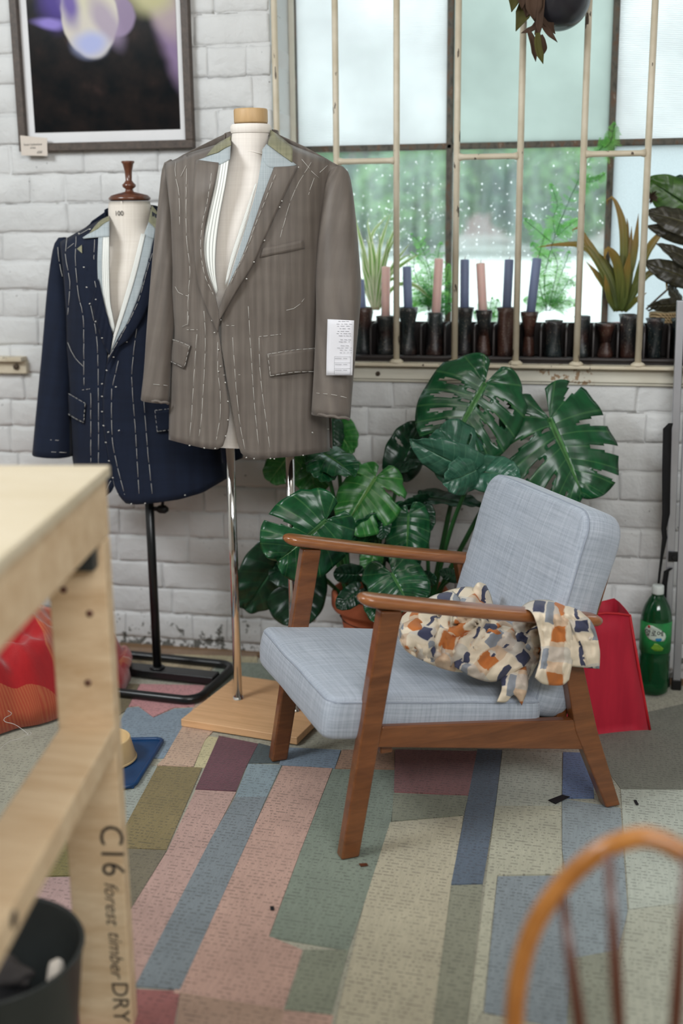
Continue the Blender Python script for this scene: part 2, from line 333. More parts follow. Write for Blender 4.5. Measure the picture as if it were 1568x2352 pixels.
def tag(o,label,cat,group=None,kind=None):
    if label: o['label']=label
    if cat: o['category']=cat
    if group: o['group']=group
    if kind: o['kind']=kind
    return o
def structure(o): o['kind']='structure'; return o
def stuff(o): o['kind']='stuff'; return o
def resamp(poly,n):
    P=np.array(poly,float); d=np.r_[0,np.cumsum(np.linalg.norm(np.diff(P,axis=0),axis=1))]; t=np.linspace(0,d[-1],n+1)
    return np.stack([np.interp(t,d,P[:,k]) for k in range(P.shape[1])],1)
def smooth_poly(poly,n):
    """Catmull-Rom through the points, n+1 samples"""
    P=[np.array(p,float) for p in poly]; P=[2*P[0]-P[1]]+P+[2*P[-1]-P[-2]]; out=[]
    for i in range(1,len(P)-2):
        for k in range(12):
            t=k/12; a,b,c,d=P[i-1:i+3]; out.append(.5*((2*b)+(c-a)*t+(2*a-5*b+4*c-d)*t*t+(3*b-a-3*c+d)*t**3))
    out.append(P[-2]); return resamp(out,n)
def coons(top,bot,left,right,nu,nv,sm=False):
    rs=smooth_poly if sm else resamp
    T,B,L,R_=rs(top,nu),rs(bot,nu),rs(left,nv),rs(right,nv); G=np.zeros((nv+1,nu+1,2))
    for i in range(nv+1):
        v=i/nv
        for j in range(nu+1):
            u=j/nu
            G[i,j]=(1-v)*T[j]+v*B[j]+(1-u)*L[i]+u*R_[i]-((1-u)*(1-v)*T[0]+u*(1-v)*T[-1]+(1-u)*v*B[0]+u*v*B[-1])
    return G
def ruled(A,B,nu,nv):
    A=smooth_poly(A,nv); B=smooth_poly(B,nv); return np.array([[A[i]*(1-j/nu)+B[i]*j/nu for j in range(nu+1)] for i in range(nv+1)])
def mapgrid(G,S,off=0.,scale=770.,rip=None,bow=0.):
    P=[];U=[]; nv,nu=G.shape[0]-1,G.shape[1]-1
    for i in range(nv+1):
        r=[];q=[]
        for j in range(nu+1):
            x,y=G[i,j]; o=off+bow*math.sin(PI*j/nu)
            if rip: o+=rip(x,y,i/nv,j/nu)
            r.append(S(x,y,o)); q.append((x/scale,y/scale))
        P.append(r);U.append(q)
    return P,U
def nz(x,y,z,s=1.): return noise.noise(V((x*s,y*s,z*s)))

# ------------------------------------------------------------------ room shell
def wall_mesh():
    b=MB(); y0,y1=.006,.30
    y0=.0035; b.box((-3.2,y0,-.1),(-.978,y1,3.0)); b.box((-.978,y0,-.1),(.75,y1,.905)); b.box((-.978,y0,2.35),(.75,y1,3.0)); b.box((.75,y0,-.1),(2.6,y1,3.0))
    return b
wall=structure(wall_mesh().build('wall_back','mortar',None,smooth=False))
def brick_mesh(L,H,D,seed):
    """a lumpy painted brick: front face pillowed and worn, local origin at its lower left front"""
    rnd=random.Random(seed); nx,nz_=7,3; b=MB(); P=[];U=[]
    for i in range(nz_+1):
        r=[]
        for j in range(nx+1):
            ex=j in(0,nx); ez=i in(0,nz_); x=L*[0,.04,.2,.4,.6,.8,.96,1][j]; z=H*[0,.12,.88,1][i]
            y=.0032 if(ex or ez) else rnd.uniform(-.0012,.0008); x+=rnd.uniform(-.003,.003); z+=rnd.uniform(-.0032,.0032); y=y-.002*(ex and not ez)*(seed%3>0)
            r.append((x,y,z))
        P.append(r)
    b.grid(P); n=nx+1
    rim=[j for j in range(n)]+[i*n+nx for i in range(1,nz_+1)]+[nz_*n+j for j in range(nx-1,-1,-1)]+[i*n for i in range(nz_-1,0,-1)]
    o=len(b.v); b.v+=[(b.v[k][0],D,b.v[k][2]) for k in rim]; b.uv+=[(0,0)]*len(rim); m=len(rim)
    b.f+=[(rim[(k+1)%m],rim[k],o+k,o+(k+1)%m) for k in range(m)]; return b
BR={}
def put_brick(x,z,L,H,D,k):
    key=(round(L,3),round(H,3),round(D,2),k%5)
    if key not in BR:
        me_o=brick_mesh(L,H,D,k%5*31+int(L*1000)).build('brick','wall',wall); BR[key]=me_o.data; o=me_o
    else: o=link('brick',BR[key],wall)
    o.location=(x,random.uniform(-.0015,.0015),z); return o
CO=.0894; Z00=.0185; k=0
for r in range(0,24):
    z=Z00+r*CO-(CO if False else 0); 
    if z>2.12: break
    under=z+CO<.915; Lb=.245 if r%4 else .12
    x=-2.25+((r*.37)%1)*Lb*-1 if r%2 else -2.25-.122
    xe=.46 if under else -.978
    while x<xe-.02:
        L=min(Lb,xe-x); 
        if L<.06: break
        jam=(not under) and abs(x+L-xe)<.004
        if x+L>-2.2 or True:
            put_brick(x+.001,z+.0015,L-.002,CO-.003,.27 if jam else .02,k); k+=1
        x+=L
b=MB(); b.box((-3.2,-6.2,-.06),(2.6,.02,-.006)); structure(b.build('floor','floor',None,smooth=False))
b=MB(); b.box((-3.2,-6.2,3.0),(2.6,.3,3.08)); structure(b.build('ceiling','ceiling',None,smooth=False))
b=MB(); b.box((-3.3,-6.2,-.06),(-3.2,.3,3.08)); structure(b.build('wall_left','ceiling',None,smooth=False))
b=MB(); b.box((2.6,-6.2,-.06),(2.7,.3,3.08)); structure(b.build('wall_right','ceiling',None,smooth=False))
b=MB(); b.box((-3.3,-6.3,-.06),(2.7,-6.2,3.08)); structure(b.build('wall_front','ceiling',None,smooth=False))
# sill board and its fascia
sl=structure(thing('trim_1',None,None)); 
b=MB(); b.box((-.978,-.012,.905),(.75,.30,.966)); b.build('sill_board','sill',sl,bevel=.004)
b=MB(); b.box((-.978,-.0185,.915),(.75,-.0125,.955)); b.build('fascia','sill',sl,bevel=.002)
b=MB(); b.tube([(-.36+.0,-.0185,.937),(-.36,-.024,.937)],.007,10); 
b2=MB(); b2.tube([at(868,858,y=-.0185),at(868,858,y=-.0185)+V((0,-.004,0))],.007,10); b2.build('bolt_head','rust',sl)
lg=structure(thing('trim_2',None,None))
b=MB(); b.box((-2.4,-.022,.912),(-1.818,.0,.953)); b.build('rail_plate','cream',lg,bevel=.003)
b=MB(); b.box((-2.4,-.045,.953),(-1.822,.0,.968)); b.build('rail_lip','cream',lg,bevel=.003)
q=at(38,842,y=-.023); b=MB(); b.tube([q,q+V((0,-.006,0))],.0095,12); b.build('bolt_head','rust',lg)

# ------------------------------------------------------------------ window
WY=.25
win=structure(thing('window_1',None,None))
def bar(x0,x1,z0,z1,y0=WY-.022,y1=WY+.015,m='steel_frame',name='glazing_bar',bev=.004): 
    b=MB(); b.box((x0,y0,z0),(x1,y1,z1)); return b.build(name,m,win,bevel=bev)
bar(-.978,-.958,.966,2.35,name='frame_jamb'); bar(-.484,-.464,.966,2.35); bar(.006,.026,.966,2.35); bar(.5,.52,.966,2.35)
bar(-.958,.5,1.598,1.617); bar(-.958,.5,.966,.985,name='bottom_rail'); bar(-.978,.75,2.33,2.35,name='top_rail')
bar(-.978,-.9605,1.0,2.35,WY-.03,WY-.012,'sill','putty_strip',.003)
def pane(x0,x1,z0,z1,m,name='pane'):
    b=MB(); b.box((x0,WY-.003,z0),(x1,WY+.001,z1)); return b.build(name,m,win,smooth=False)
pane(-.958,-.484,.985,1.598,'glass'); pane(-.464,.006,.985,1.598,'glass'); pane(.026,.5,.985,1.598,'frost_grey'); pane(-.464,.006,1.617,2.33,'frost_green')
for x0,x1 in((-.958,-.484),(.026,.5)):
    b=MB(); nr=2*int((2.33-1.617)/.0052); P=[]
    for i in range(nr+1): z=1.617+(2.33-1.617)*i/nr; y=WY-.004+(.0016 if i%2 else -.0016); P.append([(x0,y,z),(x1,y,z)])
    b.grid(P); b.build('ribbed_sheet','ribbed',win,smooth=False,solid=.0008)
b=MB(); rnd=random.Random(3)
for k in range(1500):
    x=rnd.uniform(-.95,0); z=.99+(.6)*rnd.random()**1.15
    if -.49<x<-.46 or (z>1.45 and rnd.random()<.6): continue
    r=rnd.choice([.0009,.0012,.0016,.0022,.003]); q=[(x,WY-.003-r*.8,z)]+[(x+r*math.cos(a),WY-.003,z+r*math.sin(a)*1.25) for a in [i*PI/3 for i in range(6)]]
    b.add(q,[(0,1+(i+1)%6,1+i) for i in range(6)])
stuff(b.build('rain_drops','drop',win))
# steel security grille in front
gr=thing('window_grille','cream painted steel security bars chipped with rust, in front of the candles and window','grille',(-.5,-.03,.966))
BX=[-.956,-.776,-.5965,-.42,-.238,-.0605,.1165]
for i,x in enumerate(BX):
    b=MB(); z0=.97 if i!=0 else .97; b.tube([(x,-.03,z0),(x,-.03,2.3)],.0095,12); b.build('bar','cream',gr)
    b=MB(); b.lathe([(.021,.966),(.021,.972),(.013,.978)],(x,-.03,0),16); b.build('bar_foot','cream',gr)
for x0,x1,z in((BX[1],BX[2],1.557),(BX[3],BX[4],1.563),(BX[5],BX[6],1.564)):
    b=MB(); b.tube([(x0+.006,-.03,z),(x0+.02,-.03,z),(x1-.02,-.03,z),(x1-.006,-.03,z)],[.0125,.0085,.0085,.0125],10); b.build('cross_bar','cream',gr)
b=MB(); b.box((-.978,-.05,.957),(.75,-.012,.967)); b.build('bottom_rail','cream',gr,bevel=.003)

# ------------------------------------------------------------------ outdoors, seen blurred through the glass
b=MB(); b.hexa([(-14,.5,.5),(10,.5,.5),(10,24,.85),(-14,24,.85),(-14,.5,.75),(10,.5,.75),(10,24,1.45),(-14,24,1.45)]); structure(b.build('ground','gravel',None,smooth=False))
b=MB(); b.box((-14,13,.9),(10,13.4,5)); tag(b.build('garden_wall','house',None,smooth=False),'pinkish rendered wall blurred far behind the hedge','wall')
rnd=random.Random(11); bm_=MB()
for k in range(1400):
    u=rnd.uniform(-1,1); a=rnd.uniform(0,2*PI); s=math.sqrt(1-u*u); r=.7+.26*rnd.random(); c=V((s*math.cos(a),s*math.sin(a),u))*r
    d=V((rnd.uniform(-1,1),rnd.uniform(-1,1),rnd.uniform(-1,1))).normalized()*.12; e=d.orthogonal().normalized()*.07
    bm_.add([c-d,c+e,c+d,c-e],[(0,1,2,3)])
bushme=None
for i,(x,y,h,sx,lb) in enumerate([(-3.3,9,.62,.68,'leftmost low shrub of the front hedge row'),(-1.9,9,.55,.68,'low front shrub just left of the upright glazing bar'),(-.5,9,.6,.68,'low front shrub seen between the third and fifth bars'),(.9,9,.66,.68,'low front shrub behind the feathery fern'),(-2.8,11,1.15,.95,'taller bush behind the hedge, on the left'),(-.8,11,1.2,.95,'taller bush behind the hedge, in the middle'),(1.2,11,1.2,.95,'taller bush behind the hedge, on the right')]):
    gz=.75+(y-.5)*.03
    t=thing('garden_shrub',lb+', blurred outside','shrub',(x,y,gz),'blurred shrubs across the yard',local=True)
    if bushme is None: o=bm_.build('foliage','bush',t); bushme=o.data
    else: o=link('foliage',bushme,t)
    stuff(o); o.location=(0,0,h+.02); o.scale=(sx,.75,h); o.rotation_euler=(0,0,0)
    s_=MB(); s_.tube([(0,0,0),(.03,0,h)],[.06,.03],7); s_.build('stem','dried',t)

# ------------------------------------------------------------------ patchwork rug
rug=thing('patchwork_rug','large faded patchwork rug of stitched pink, olive, grey and cream blocks','rug',(-.6,-1.2,0))
_rm={}
def rugmat(c):
    if c in _rm: return _rm[c]
    n=NT('rug_wool'); p=n.co('Object',rot=(0,0,.06)); sp=n.n('SeparateXYZ'); n.put(sp.inputs[0],p)
    row=n.math('FLOOR',n.math('MULTIPLY',sp.outputs[1],78.)); fr=n.math('FRACT',n.math('MULTIPLY',sp.outputs[1],78.))
    cb=n.n('CombineXYZ'); n.put(cb.inputs[0],n.math('MULTIPLY',sp.outputs[0],105.)); n.put(cb.inputs[1],n.math('MULTIPLY',row,3.7))
    dash=n.math('MULTIPLY',n.math('GREATER_THAN',n.noise(cb.outputs[0],1.,1),.52),n.math('LESS_THAN',fr,.30))
    base=C(int(c[0]*.97),c[1],min(255,int(c[2]*1.0))); tone=n.noise(n.co('Object',(160,14,1)),1.,4,.65); big=n.noise(p,7.,4)
    f=n.math('ADD',n.math('MULTIPLY',tone,.5),n.math('MULTIPLY',big,.5))
    col=n.ramp(f,[(.3,tuple(x*.78 for x in base[:3])+(1,)),(.7,tuple(min(1,x*1.18) for x in base[:3])+(1,))])
    spk=n.math('GREATER_THAN',n.noise(p,120.,2),.71)
    col=n.mix(n.math('MULTIPLY',n.math('MULTIPLY',dash,.5),n.math('MULTIPLY_ADD',n.noise(p,5.,2),1.,.35)),col,C(52,48,46)); col=n.mix(n.math('MULTIPLY',spk,.35),col,C(60,52,48))
    n.set(base=col,rough=.95,spec=.1,sheen=.2); n.bump(n.math('ADD',n.math('MULTIPLY',dash,-.6),n.noise(p,240.,3)),.6,.004)
    _rm[c]=n.m; return n.m
b=MB(); b.box((-2.3,-3.4,-.004),(1.4,-.075,.002)); b.build('backing',rugmat((172,164,148)),rug,smooth=False)
def patch(c,*q):
    P=[at(x,y,z=.0045) for x,y in q]; b=MB(); m=len(P); h=random.uniform(.0035,.0055)
    cn=sum(P,V())/len(P); P=[cn+(p-cn)*1.008 for p in P]
    for p in P: p.x=max(-2.3,min(1.4,p.x)); p.y=max(-3.4,min(-.035,p.y))
    b.add([(p.x,p.y,.001) for p in P]+[(p.x,p.y,h) for p in P],[tuple(range(m-1,-1,-1)),tuple(range(m,2*m))]+[(i,(i+1)%m,m+(i+1)%m,m+i) for i in range(m)],[(p.x,p.y) for p in P]*2)
    n=b.f[1]; b.build('patch',rugmat(c),rug,smooth=False)
k_=.97
def K(r,g_,b_): m=(r+g_+b_)/3; return tuple(int(min(250,(m+(x-m)*.95)*k_)) for x in (r,g_,b_))
PK=K(192,152,142); GY=K(128,133,140); GG=K(138,138,124); CR=K(178,170,154); OL=K(138,118,78)
patch(K(146,112,84),(-60,1470),(590,1493),(590,1512),(-60,1485))
patch(K(200,138,136),(282,1500),(322,1501),(318,1512),(282,1511)); patch(K(142,148,136),(322,1501),(400,1503),(395,1514),(318,1512)); patch(K(190,172,136),(400,1503),(590,1508),(590,1520),(395,1514))
patch(K(196,172,138),(295,1516),(497,1520),(480,1543),(295,1540)); patch(K(134,140,126),(503,1520),(600,1524),(640,1570),(470,1600),(478,1570))
patch(K(120,104,72),(225,1568),(320,1571),(290,1630),(200,1690)); patch(K(206,140,142),(322,1571),(470,1574),(444,1622),(400,1624),(352,1646),(318,1620),(296,1622))
patch(K(136,150,166),(292,1626),(318,1624),(352,1648),(400,1628),(444,1626),(376,1740),(230,1742))
patch(K(206,168,146),(446,1622),(474,1604),(560,1600),(470,1700),(444,1760),(361,1757),(378,1740)); patch(K(214,196,152),(472,1690),(503,1694),(470,1762),(446,1761))
patch(K(112,66,76),(503,1690),(592,1708),(562,1766),(542,1816),(449,1812)); patch(K(74,84,88),(594,1706),(650,1722),(640,1752),(572,1752),(566,1762))
patch(K(164,166,158),(232,1746),(360,1760),(280,1926),(210,1910)); patch(OL,(362,1760),(463,1764),(382,1950),(262,1946)); patch(K(122,110,90),(262,1948),(382,1953),(294,2096),(236,2092))
patch(PK,(449,1815),(541,1820),(486,1924),(312,2260),(180,2258),(296,2096),(385,1952)); patch(K(140,153,162),(570,1755),(646,1757),(612,1830),(540,1830)); patch(GY,(540,1832),(611,1832),(572,1923),(414,2270),(312,2262),(486,1924))
patch(K(132,146,164),(648,1716),(782,1722),(768,1764),(642,1756)); patch(K(180,136,112),(786,1722),(905,1722),(905,1766),(770,1764))
patch(K(196,154,140),(649,1760),(762,1766),(691,1950),(617,2148),(694,2180),(650,2316),(400,2278),(572,1924)); patch(K(130,138,124),(764,1768),(905,1770),(905,1818),(890,1950),(834,2079),(800,2180),(620,2150),(693,1950))
patch(K(140,140,122),(700,2182),(800,2182),(760,2330),(655,2318)); patch(K(164,98,96),(180,2266),(412,2276),(395,2380),(160,2380)); patch(K(176,140,122),(414,2280),(650,2318),(640,2400),(400,2400)); patch(K(190,150,134),(650,2320),(765,2332),(750,2400),(642,2400))
patch(K(152,98,98),(908,1722),(1094,1726),(1078,1826),(905,1818)); patch(K(138,136,116),(904,1822),(1076,1828),(1062,1872),(900,1886)); patch(K(190,176,152),(896,1890),(1062,1876),(1060,1898),(1035,2032),(986,2400),(760,2400),(836,2079))
patch(K(92,102,120),(1096,1722),(1152,1724),(1137,1850),(1108,2028),(1036,2030),(1062,1896)); patch(K(146,142,124),(1036,2034),(1108,2032),(1066,2400),(984,2400))
patch(K(190,186,172),(1154,1724),(1290,1730),(1288,1850),(1139,1850)); patch(K(188,180,160),(1138,1853),(1288,1853),(1289,1950),(1290,2008),(1142,2010),(1108,2320),(1070,2390))
patch(K(104,122,164),(1293,1728),(1356,1730),(1364,1832),(1291,1832)); patch(K(150,156,162),(1291,1835),(1424,1856),(1440,2090),(1420,2180),(1310,2200),(1300,2008),(1291,1950)); patch(K(140,146,152),(1143,2013),(1298,2011),(1308,2210),(1300,2360),(1112,2322)); patch(K(150,148,132),(1310,2202),(1420,2182),(1400,2400),(1300,2400))
patch(K(124,122,110),(1366,1728),(1380,1660),(1640,1600),(1650,1812),(1426,1810)); patch(K(190,190,178),(1426,1813),(1650,1815),(1660,2060),(1445,2086)); patch(K(186,182,166),(1442,2090),(1660,2064),(1660,2420),(1402,2420))
patch(K(134,92,116),(150,1806),(168,1806),(-20,2070),(-40,2040)); patch(K(168,170,164),(146,1836),(208,1836),(190,1924),(84,1922)); patch(K(136,122,74),(84,1925),(190,1926),(180,2010),(30,2014)); patch(K(190,154,150),(28,2017),(178,2013),(170,2100),(-60,2110))

# ------------------------------------------------------------------ framed photograph and its card
pf=thing('framed_photograph','dark walnut frame with white mount and blurred purple white flower photograph on wall','picture',(-1.5,-.02,1.9))
X0,X1,Z0,Z1,fw=-1.785,-1.2175,1.606,2.34,.024
def art():
    n=NT('flower_photograph_print'); tc=n.co('UV'); sp=n.n('SeparateXYZ'); n.put(sp.inputs[0],tc); x,y=sp.outputs[0],sp.outputs[1]
    wx=n.math('ADD',x,n.math('MULTIPLY',n.math('SUBTRACT',n.noise(tc,3.,2),.5),.09)); wy=n.math('ADD',y,n.math('MULTIPLY',n.math('SUBTRACT',n.noise(n.co('UV',loc=(5,3,0)),3.,2),.5),.09))
    def blob(cx,cy,rx,ry,soft,rot=0.):
        dx=n.math('SUBTRACT',wx,cx); dy=n.math('SUBTRACT',wy,cy); c,s_=math.cos(rot),math.sin(rot)
        u=n.math('DIVIDE',n.math('ADD',n.math('MULTIPLY',dx,c),n.math('MULTIPLY',dy,s_)),rx); v=n.math('DIVIDE',n.math('SUBTRACT',n.math('MULTIPLY',dy,c),n.math('MULTIPLY',dx,s_)),ry)
        d=n.math('SQRT',n.math('ADD',n.math('MULTIPLY',u,u),n.math('MULTIPLY',v,v))); m=n.n('MapRange',{'From Min':1.+soft,'From Max':1.-soft},interpolation_type='SMOOTHSTEP'); n.put(m.inputs[0],d); return m.outputs[0]
    dark=n.ramp(n.noise(tc,5.,3),[(.35,C(13,17,20)),(.6,C(33,28,27)),(.75,C(52,40,38))])
    c=dark
    c=n.mix(blob(1.02,.60,.13,.36,.4,.25),c,C(138,118,152)); c=n.mix(blob(.92,.84,.1,.22,.5,.3),c,C(172,156,160)); c=n.mix(blob(.84,.93,.15,.13,.6),c,C(186,182,140))
    c=n.mix(blob(.21,.90,.11,.15,.7),c,C(74,58,134)); c=n.mix(blob(.15,.755,.10,.035,.6,-.15),c,C(140,126,200))
    c=n.mix(blob(.60,.80,.12,.16,.12,.3),c,C(144,128,156)); c=n.mix(blob(.42,.80,.19,.30,.06,.12),c,C(206,200,190)); c=n.mix(blob(.44,.95,.14,.14,.6),c,C(204,200,176)); c=n.mix(n.math('MULTIPLY',blob(.54,.74,.07,.18,.5,.5),.7),c,C(156,140,170)); c=n.mix(blob(.42,.60,.11,.08,.6),c,C(172,180,222)); c=n.mix(blob(.29,.88,.06,.14,.7,.2),c,C(110,94,160))
    n.set(base=c,rough=.25,spec=.06); return n.m
b=MB(); b.add([(X0+.049,-.012,Z0+.056),(X1-.044,-.012,Z0+.056),(X1-.044,-.012,Z1-.05),(X0+.049,-.012,Z1-.05)],[(0,1,2,3)],[(0,0),(1,0),(1,1.5),(0,1.5)]); b.build('print',art(),pf,smooth=False)
b=MB(); b.box((X0+.02,-.0105,Z0+.02),(X1-.02,-.004,Z1-.02)); b.build('mount','mat_white',pf,smooth=False)
def fr(a,c,nm='frame_rail'):
    b=MB(); b.box(a,c); b.build(nm,'frame_wood',pf,bevel=.002)
fr((X0,-.03,Z0),(X1,-.002,Z0+fw)); fr((X0,-.03,Z1-fw),(X1,-.002,Z1)); fr((X0,-.03,Z0+fw),(X0+fw,-.002,Z1-fw)); fr((X1-fw,-.03,Z0+fw),(X1,-.002,Z1-fw))
cardo=thing('price_card','small cream card lettered in black tucked on lower left picture frame corner','card',(-1.745,-.034,1.61))
A=[at(46,311,y=-.034),at(108,317,y=-.034),at(109,358,y=-.034),at(49,357,y=-.034)]; Ax,Az=(A[3].x,A[3].z)
b=MB(); b.add(A+[p+V((0,.0012,0)) for p in A],[(0,3,2,1),(4,5,6,7),(0,1,5,4),(1,2,6,5),(2,3,7,6),(3,0,4,7)]); b.build('card','card',cardo,smooth=False)
def text_mesh(body,size,name,mat,parent,fn,italic=0.):
    cu=bpy.data.curves.new(name,'FONT'); cu.body=body; cu.size=size; cu.align_x='CENTER'; cu.resolution_u=3; cu.shear=italic
    o=bpy.data.objects.new(name,cu); COL.objects.link(o); bpy.context.view_layer.update()
    me=bpy.data.meshes.new_from_object(o.evaluated_get(bpy.context.evaluated_depsgraph_get())); bpy.data.objects.remove(o); bpy.data.curves.remove(cu)
    for v in me.vertices: v.co=fn(v.co.x,v.co.y)
    me.materials.clear(); me.materials.append(MT[mat]); return link(name,me,parent)
text_mesh('Susan Sutherland',.0088,'lettering','ink',cardo,lambda x,y:V((Ax+.041+x,-.0348,Az+.029+y)))
text_mesh('artist',.0088,'lettering','ink',cardo,lambda x,y:V((Ax+.041+x,-.0348,Az+.0195+y)))
text_mesh('£50',.011,'lettering','ink',cardo,lambda x,y:V((Ax+.061+x,-.0348,Az+.005+y)),.3)

# ------------------------------------------------------------------ tailor's dummies
def loft(rings,n=40):
    """rings: (cx,cy,z,a,b)"""
    b=MB(); P=[]
    for cx,cy,z,a,bb in rings: P.append([(cx+a*math.sin(2*PI*k/n),cy-bb*math.cos(2*PI*k/n),z) for k in range(n+1)])
    b.grid(P); m=len(P); b.f.append(tuple(range(n))) ; b.f.append(tuple((m-1)*(n+1)+k for k in range(n-1,-1,-1))); return b
def smooth_rings(R,k=6):
    n=(len(R)-1)*k; return [tuple(r) for r in smooth_poly(R,n)]
# brown jacket's dummy: two chrome poles on a beech board
BY=-.50; BC=-.9215
dm=thing('tailor_dummy','white stockinette tailor dummy with pale wooden neck cap on two chrome poles','dummy',(-.9,-.504,0))
b=loft(smooth_rings([(-.901,BY,1.632,.044,.044),(-.901,BY,1.624,.047,.047),(-.902,BY,1.60,.050,.050),(-.904,BY,1.575,.050,.051),(-.908,BY,1.55,.056,.056),(-.912,BY,1.525,.095,.062),(-.916,BY,1.49,.150,.082),(-.92,BY,1.43,.178,.100),(BC,BY,1.33,.186,.110),(BC,BY,1.2,.180,.108),(BC,BY,1.08,.168,.1),(-.925,BY,.96,.176,.102),(-.93,BY,.86,.186,.108),(-.93,BY,.800,.182,.106)]),44); b.build('torso','stockinette',dm)
b=MB(); b.lathe([(.051,1.612),(.0535,1.618),(.0535,1.628),(.049,1.634),(.0535,1.60),(.054,1.59)][:4],(-.901,BY,0),32,(False,False)); b.tube([(-.901+.0505*math.cos(q),BY+.0505*math.sin(q),1.562+.004*math.sin(3*q)) for q in [2*PI*i/40 for i in range(41)]],.0018,6,False); b.build('neck_hem','stockinette',dm)
b=MB(); b.lathe([(.036,1.634),(.0425,1.636),(.044,1.64),(.044,1.668),(.0425,1.672)],(-.9005,BY,0),32); b.build('neck_cap','cap_wood',dm,bevel=.0)
cA,cB=V((-.993,-.477,.02)),V((-.807,-.531,.02)); ctr=V((-.903,-.505,0)); rz=math.radians(-9.8)
for p in (cA,cB):
    b=MB(); b.tube([(p.x,p.y,.02),(p.x,p.y,.86)],.0125,20); b.build('pole','chrome',dm)
    b=MB(); b.lathe([(.028,.0205),(.029,.023),(.027,.0255),(.0145,.0265),(.0145,.034)],(p.x,p.y,0),24); b.build('floor_flange','chrome',dm)
b=MB(); b.box((-.179,-.179,.0),(.179,.179,.0215)); o=b.build('base_board','beech',None,bevel=.002); o.matrix_world=Matrix.Translation((ctr.x,ctr.y,.006))@Matrix.Rotation(rz,4,'Z'); o.parent=dm; o.matrix_parent_inverse=INV[dm.name]
# navy jacket's dummy: black post on a tubular black foot
NY=-.30; NC=-1.302
dn=thing('tailor_dummy','cream calico tailor dummy marked 100 with turned wooden finial on black post','dummy',(-1.307,-.304,0))
b=loft(smooth_rings([(-1.323,NY,1.448,.058,.056),(-1.323,NY,1.43,.061,.058),(-1.323,NY,1.40,.062,.06),(-1.322,NY,1.365,.066,.062),(-1.318,NY,1.335,.105,.066),(-1.312,NY,1.295,.165,.083),(-1.305,NY,1.24,.195,.1),(NC,NY,1.13,.2,.106),(NC,NY,1.0,.19,.1),(NC,NY,.88,.182,.096),(NC,NY,.76,.195,.1),(NC,NY,.69,.19,.1)]),44); b.build('torso','calico',dn)
b=MB(); b.lathe([(.052,1.45),(.058,1.452),(.06,1.457),(.052,1.465),(.03,1.471),(.012,1.475),(.0105,1.482),(.0185,1.488),(.0195,1.494),(.013,1.5),(.009,1.506),(.0105,1.53),(.015,1.55),(.019,1.556),(.017,1.559)],(-1.322,NY,0),32); b.build('finial','dark_wood',dn)
def neck100(x,y):
    q=x/.0625; zc=1.409+y; return V((-1.3225+.0632*math.sin(q-.16),NY-.0615*math.cos(q-.16),zc))
text_mesh('100',.019,'size_mark','ink',dn,neck100)
b=MB(); b.tube([(-1.307,-.304,.03),(-1.307,-.304,.72)],.0135,18); b.build('post','black_steel',dn)
rz2=math.radians(-5); M2=Matrix.Translation((-1.305,-.33,.0))@Matrix.Rotation(rz2,4,'Z')
def rrect(hx,hy,r,z,n=6):
    P=[]
    for sx,sy,a0 in((1,1,0),(-1,1,90),(-1,-1,180),(1,-1,270)):
        for i in range(n+1): q=math.radians(a0+90*i/n); P.append(M2@V((sx*(hx-r)+r*math.cos(q),sy*(hy-r)+r*math.sin(q),z)))
    return P+[P[0],P[1]]
b=MB(); b.tube(rrect(.205,.152,.05,.019),.0135,12,False); b.build('foot_ring','black_steel',dn)
b=MB(); b.box((-.195,-.006,.012),(.195,.05,.036)); o=b.build('cross_plate','black_steel',None,bevel=.003); o.matrix_world=M2; o.parent=dn; o.matrix_parent_inverse=INV[dn.name]
b=MB(); b.lathe([(.024,.036),(.022,.041),(.0145,.043)],(-1.307,-.304,0),20); b.build('weld_collar','black_steel',dn)
kp=at(350,1168,y=-.304); b=MB(); b.tube([kp,kp+V((.03,-.002,-.001))],.007,10); b.tube([kp+V((.016,0,-.001)),kp+V((.024,0,-.001)),kp+V((.04,0,-.001)),kp+V((.05,0,-.001))],[.009,.013,.013,.006],10); b.tube([kp+V((.03,0,-.002)),kp+V((.036,-.004,.026)),kp+V((.04,-.004,.03))],[.006,.0045,.007],8); b.build('clamp_knob','black_plastic',dn)

# ------------------------------------------------------------------ the two basted jackets
def make_surf(y0,prof,sh):
    Zs=[p[0] for p in prof][::-1]; cs=[p[1] for p in prof][::-1]; as_=[p[2] for p in prof][::-1]; bs=[p[3] for p in prof][::-1]
    sx=[p[0] for p in sh]; sz=[p[1] for p in sh]
    def depth(x,z):
        c=np.interp(z,Zs,cs); a=np.interp(z,Zs,as_); b_=np.interp(z,Zs,bs); u=max(-.995,min(.995,(x-c)/a))
        h=max(0,min(1,(np.interp(x,sx,sz)-z)/.13)); return float(b_*math.sqrt(1-u*u)**.9*math.sqrt(max(0,1-(1-h)**2)))
    def S(px,py,off=0.):
        y=y0
        for _ in range(7):
            p=at(px,py,y=y); y=.4*y+.6*(y0-depth(p.x,p.z)-off)
        return at(px,py,y=y)
    def Sb(px,py,off=0.):
        p=at(px,py,y=y0); return V((p.x,y0+depth(p.x,p.z)*.8+.004,p.z))
    return S,Sb
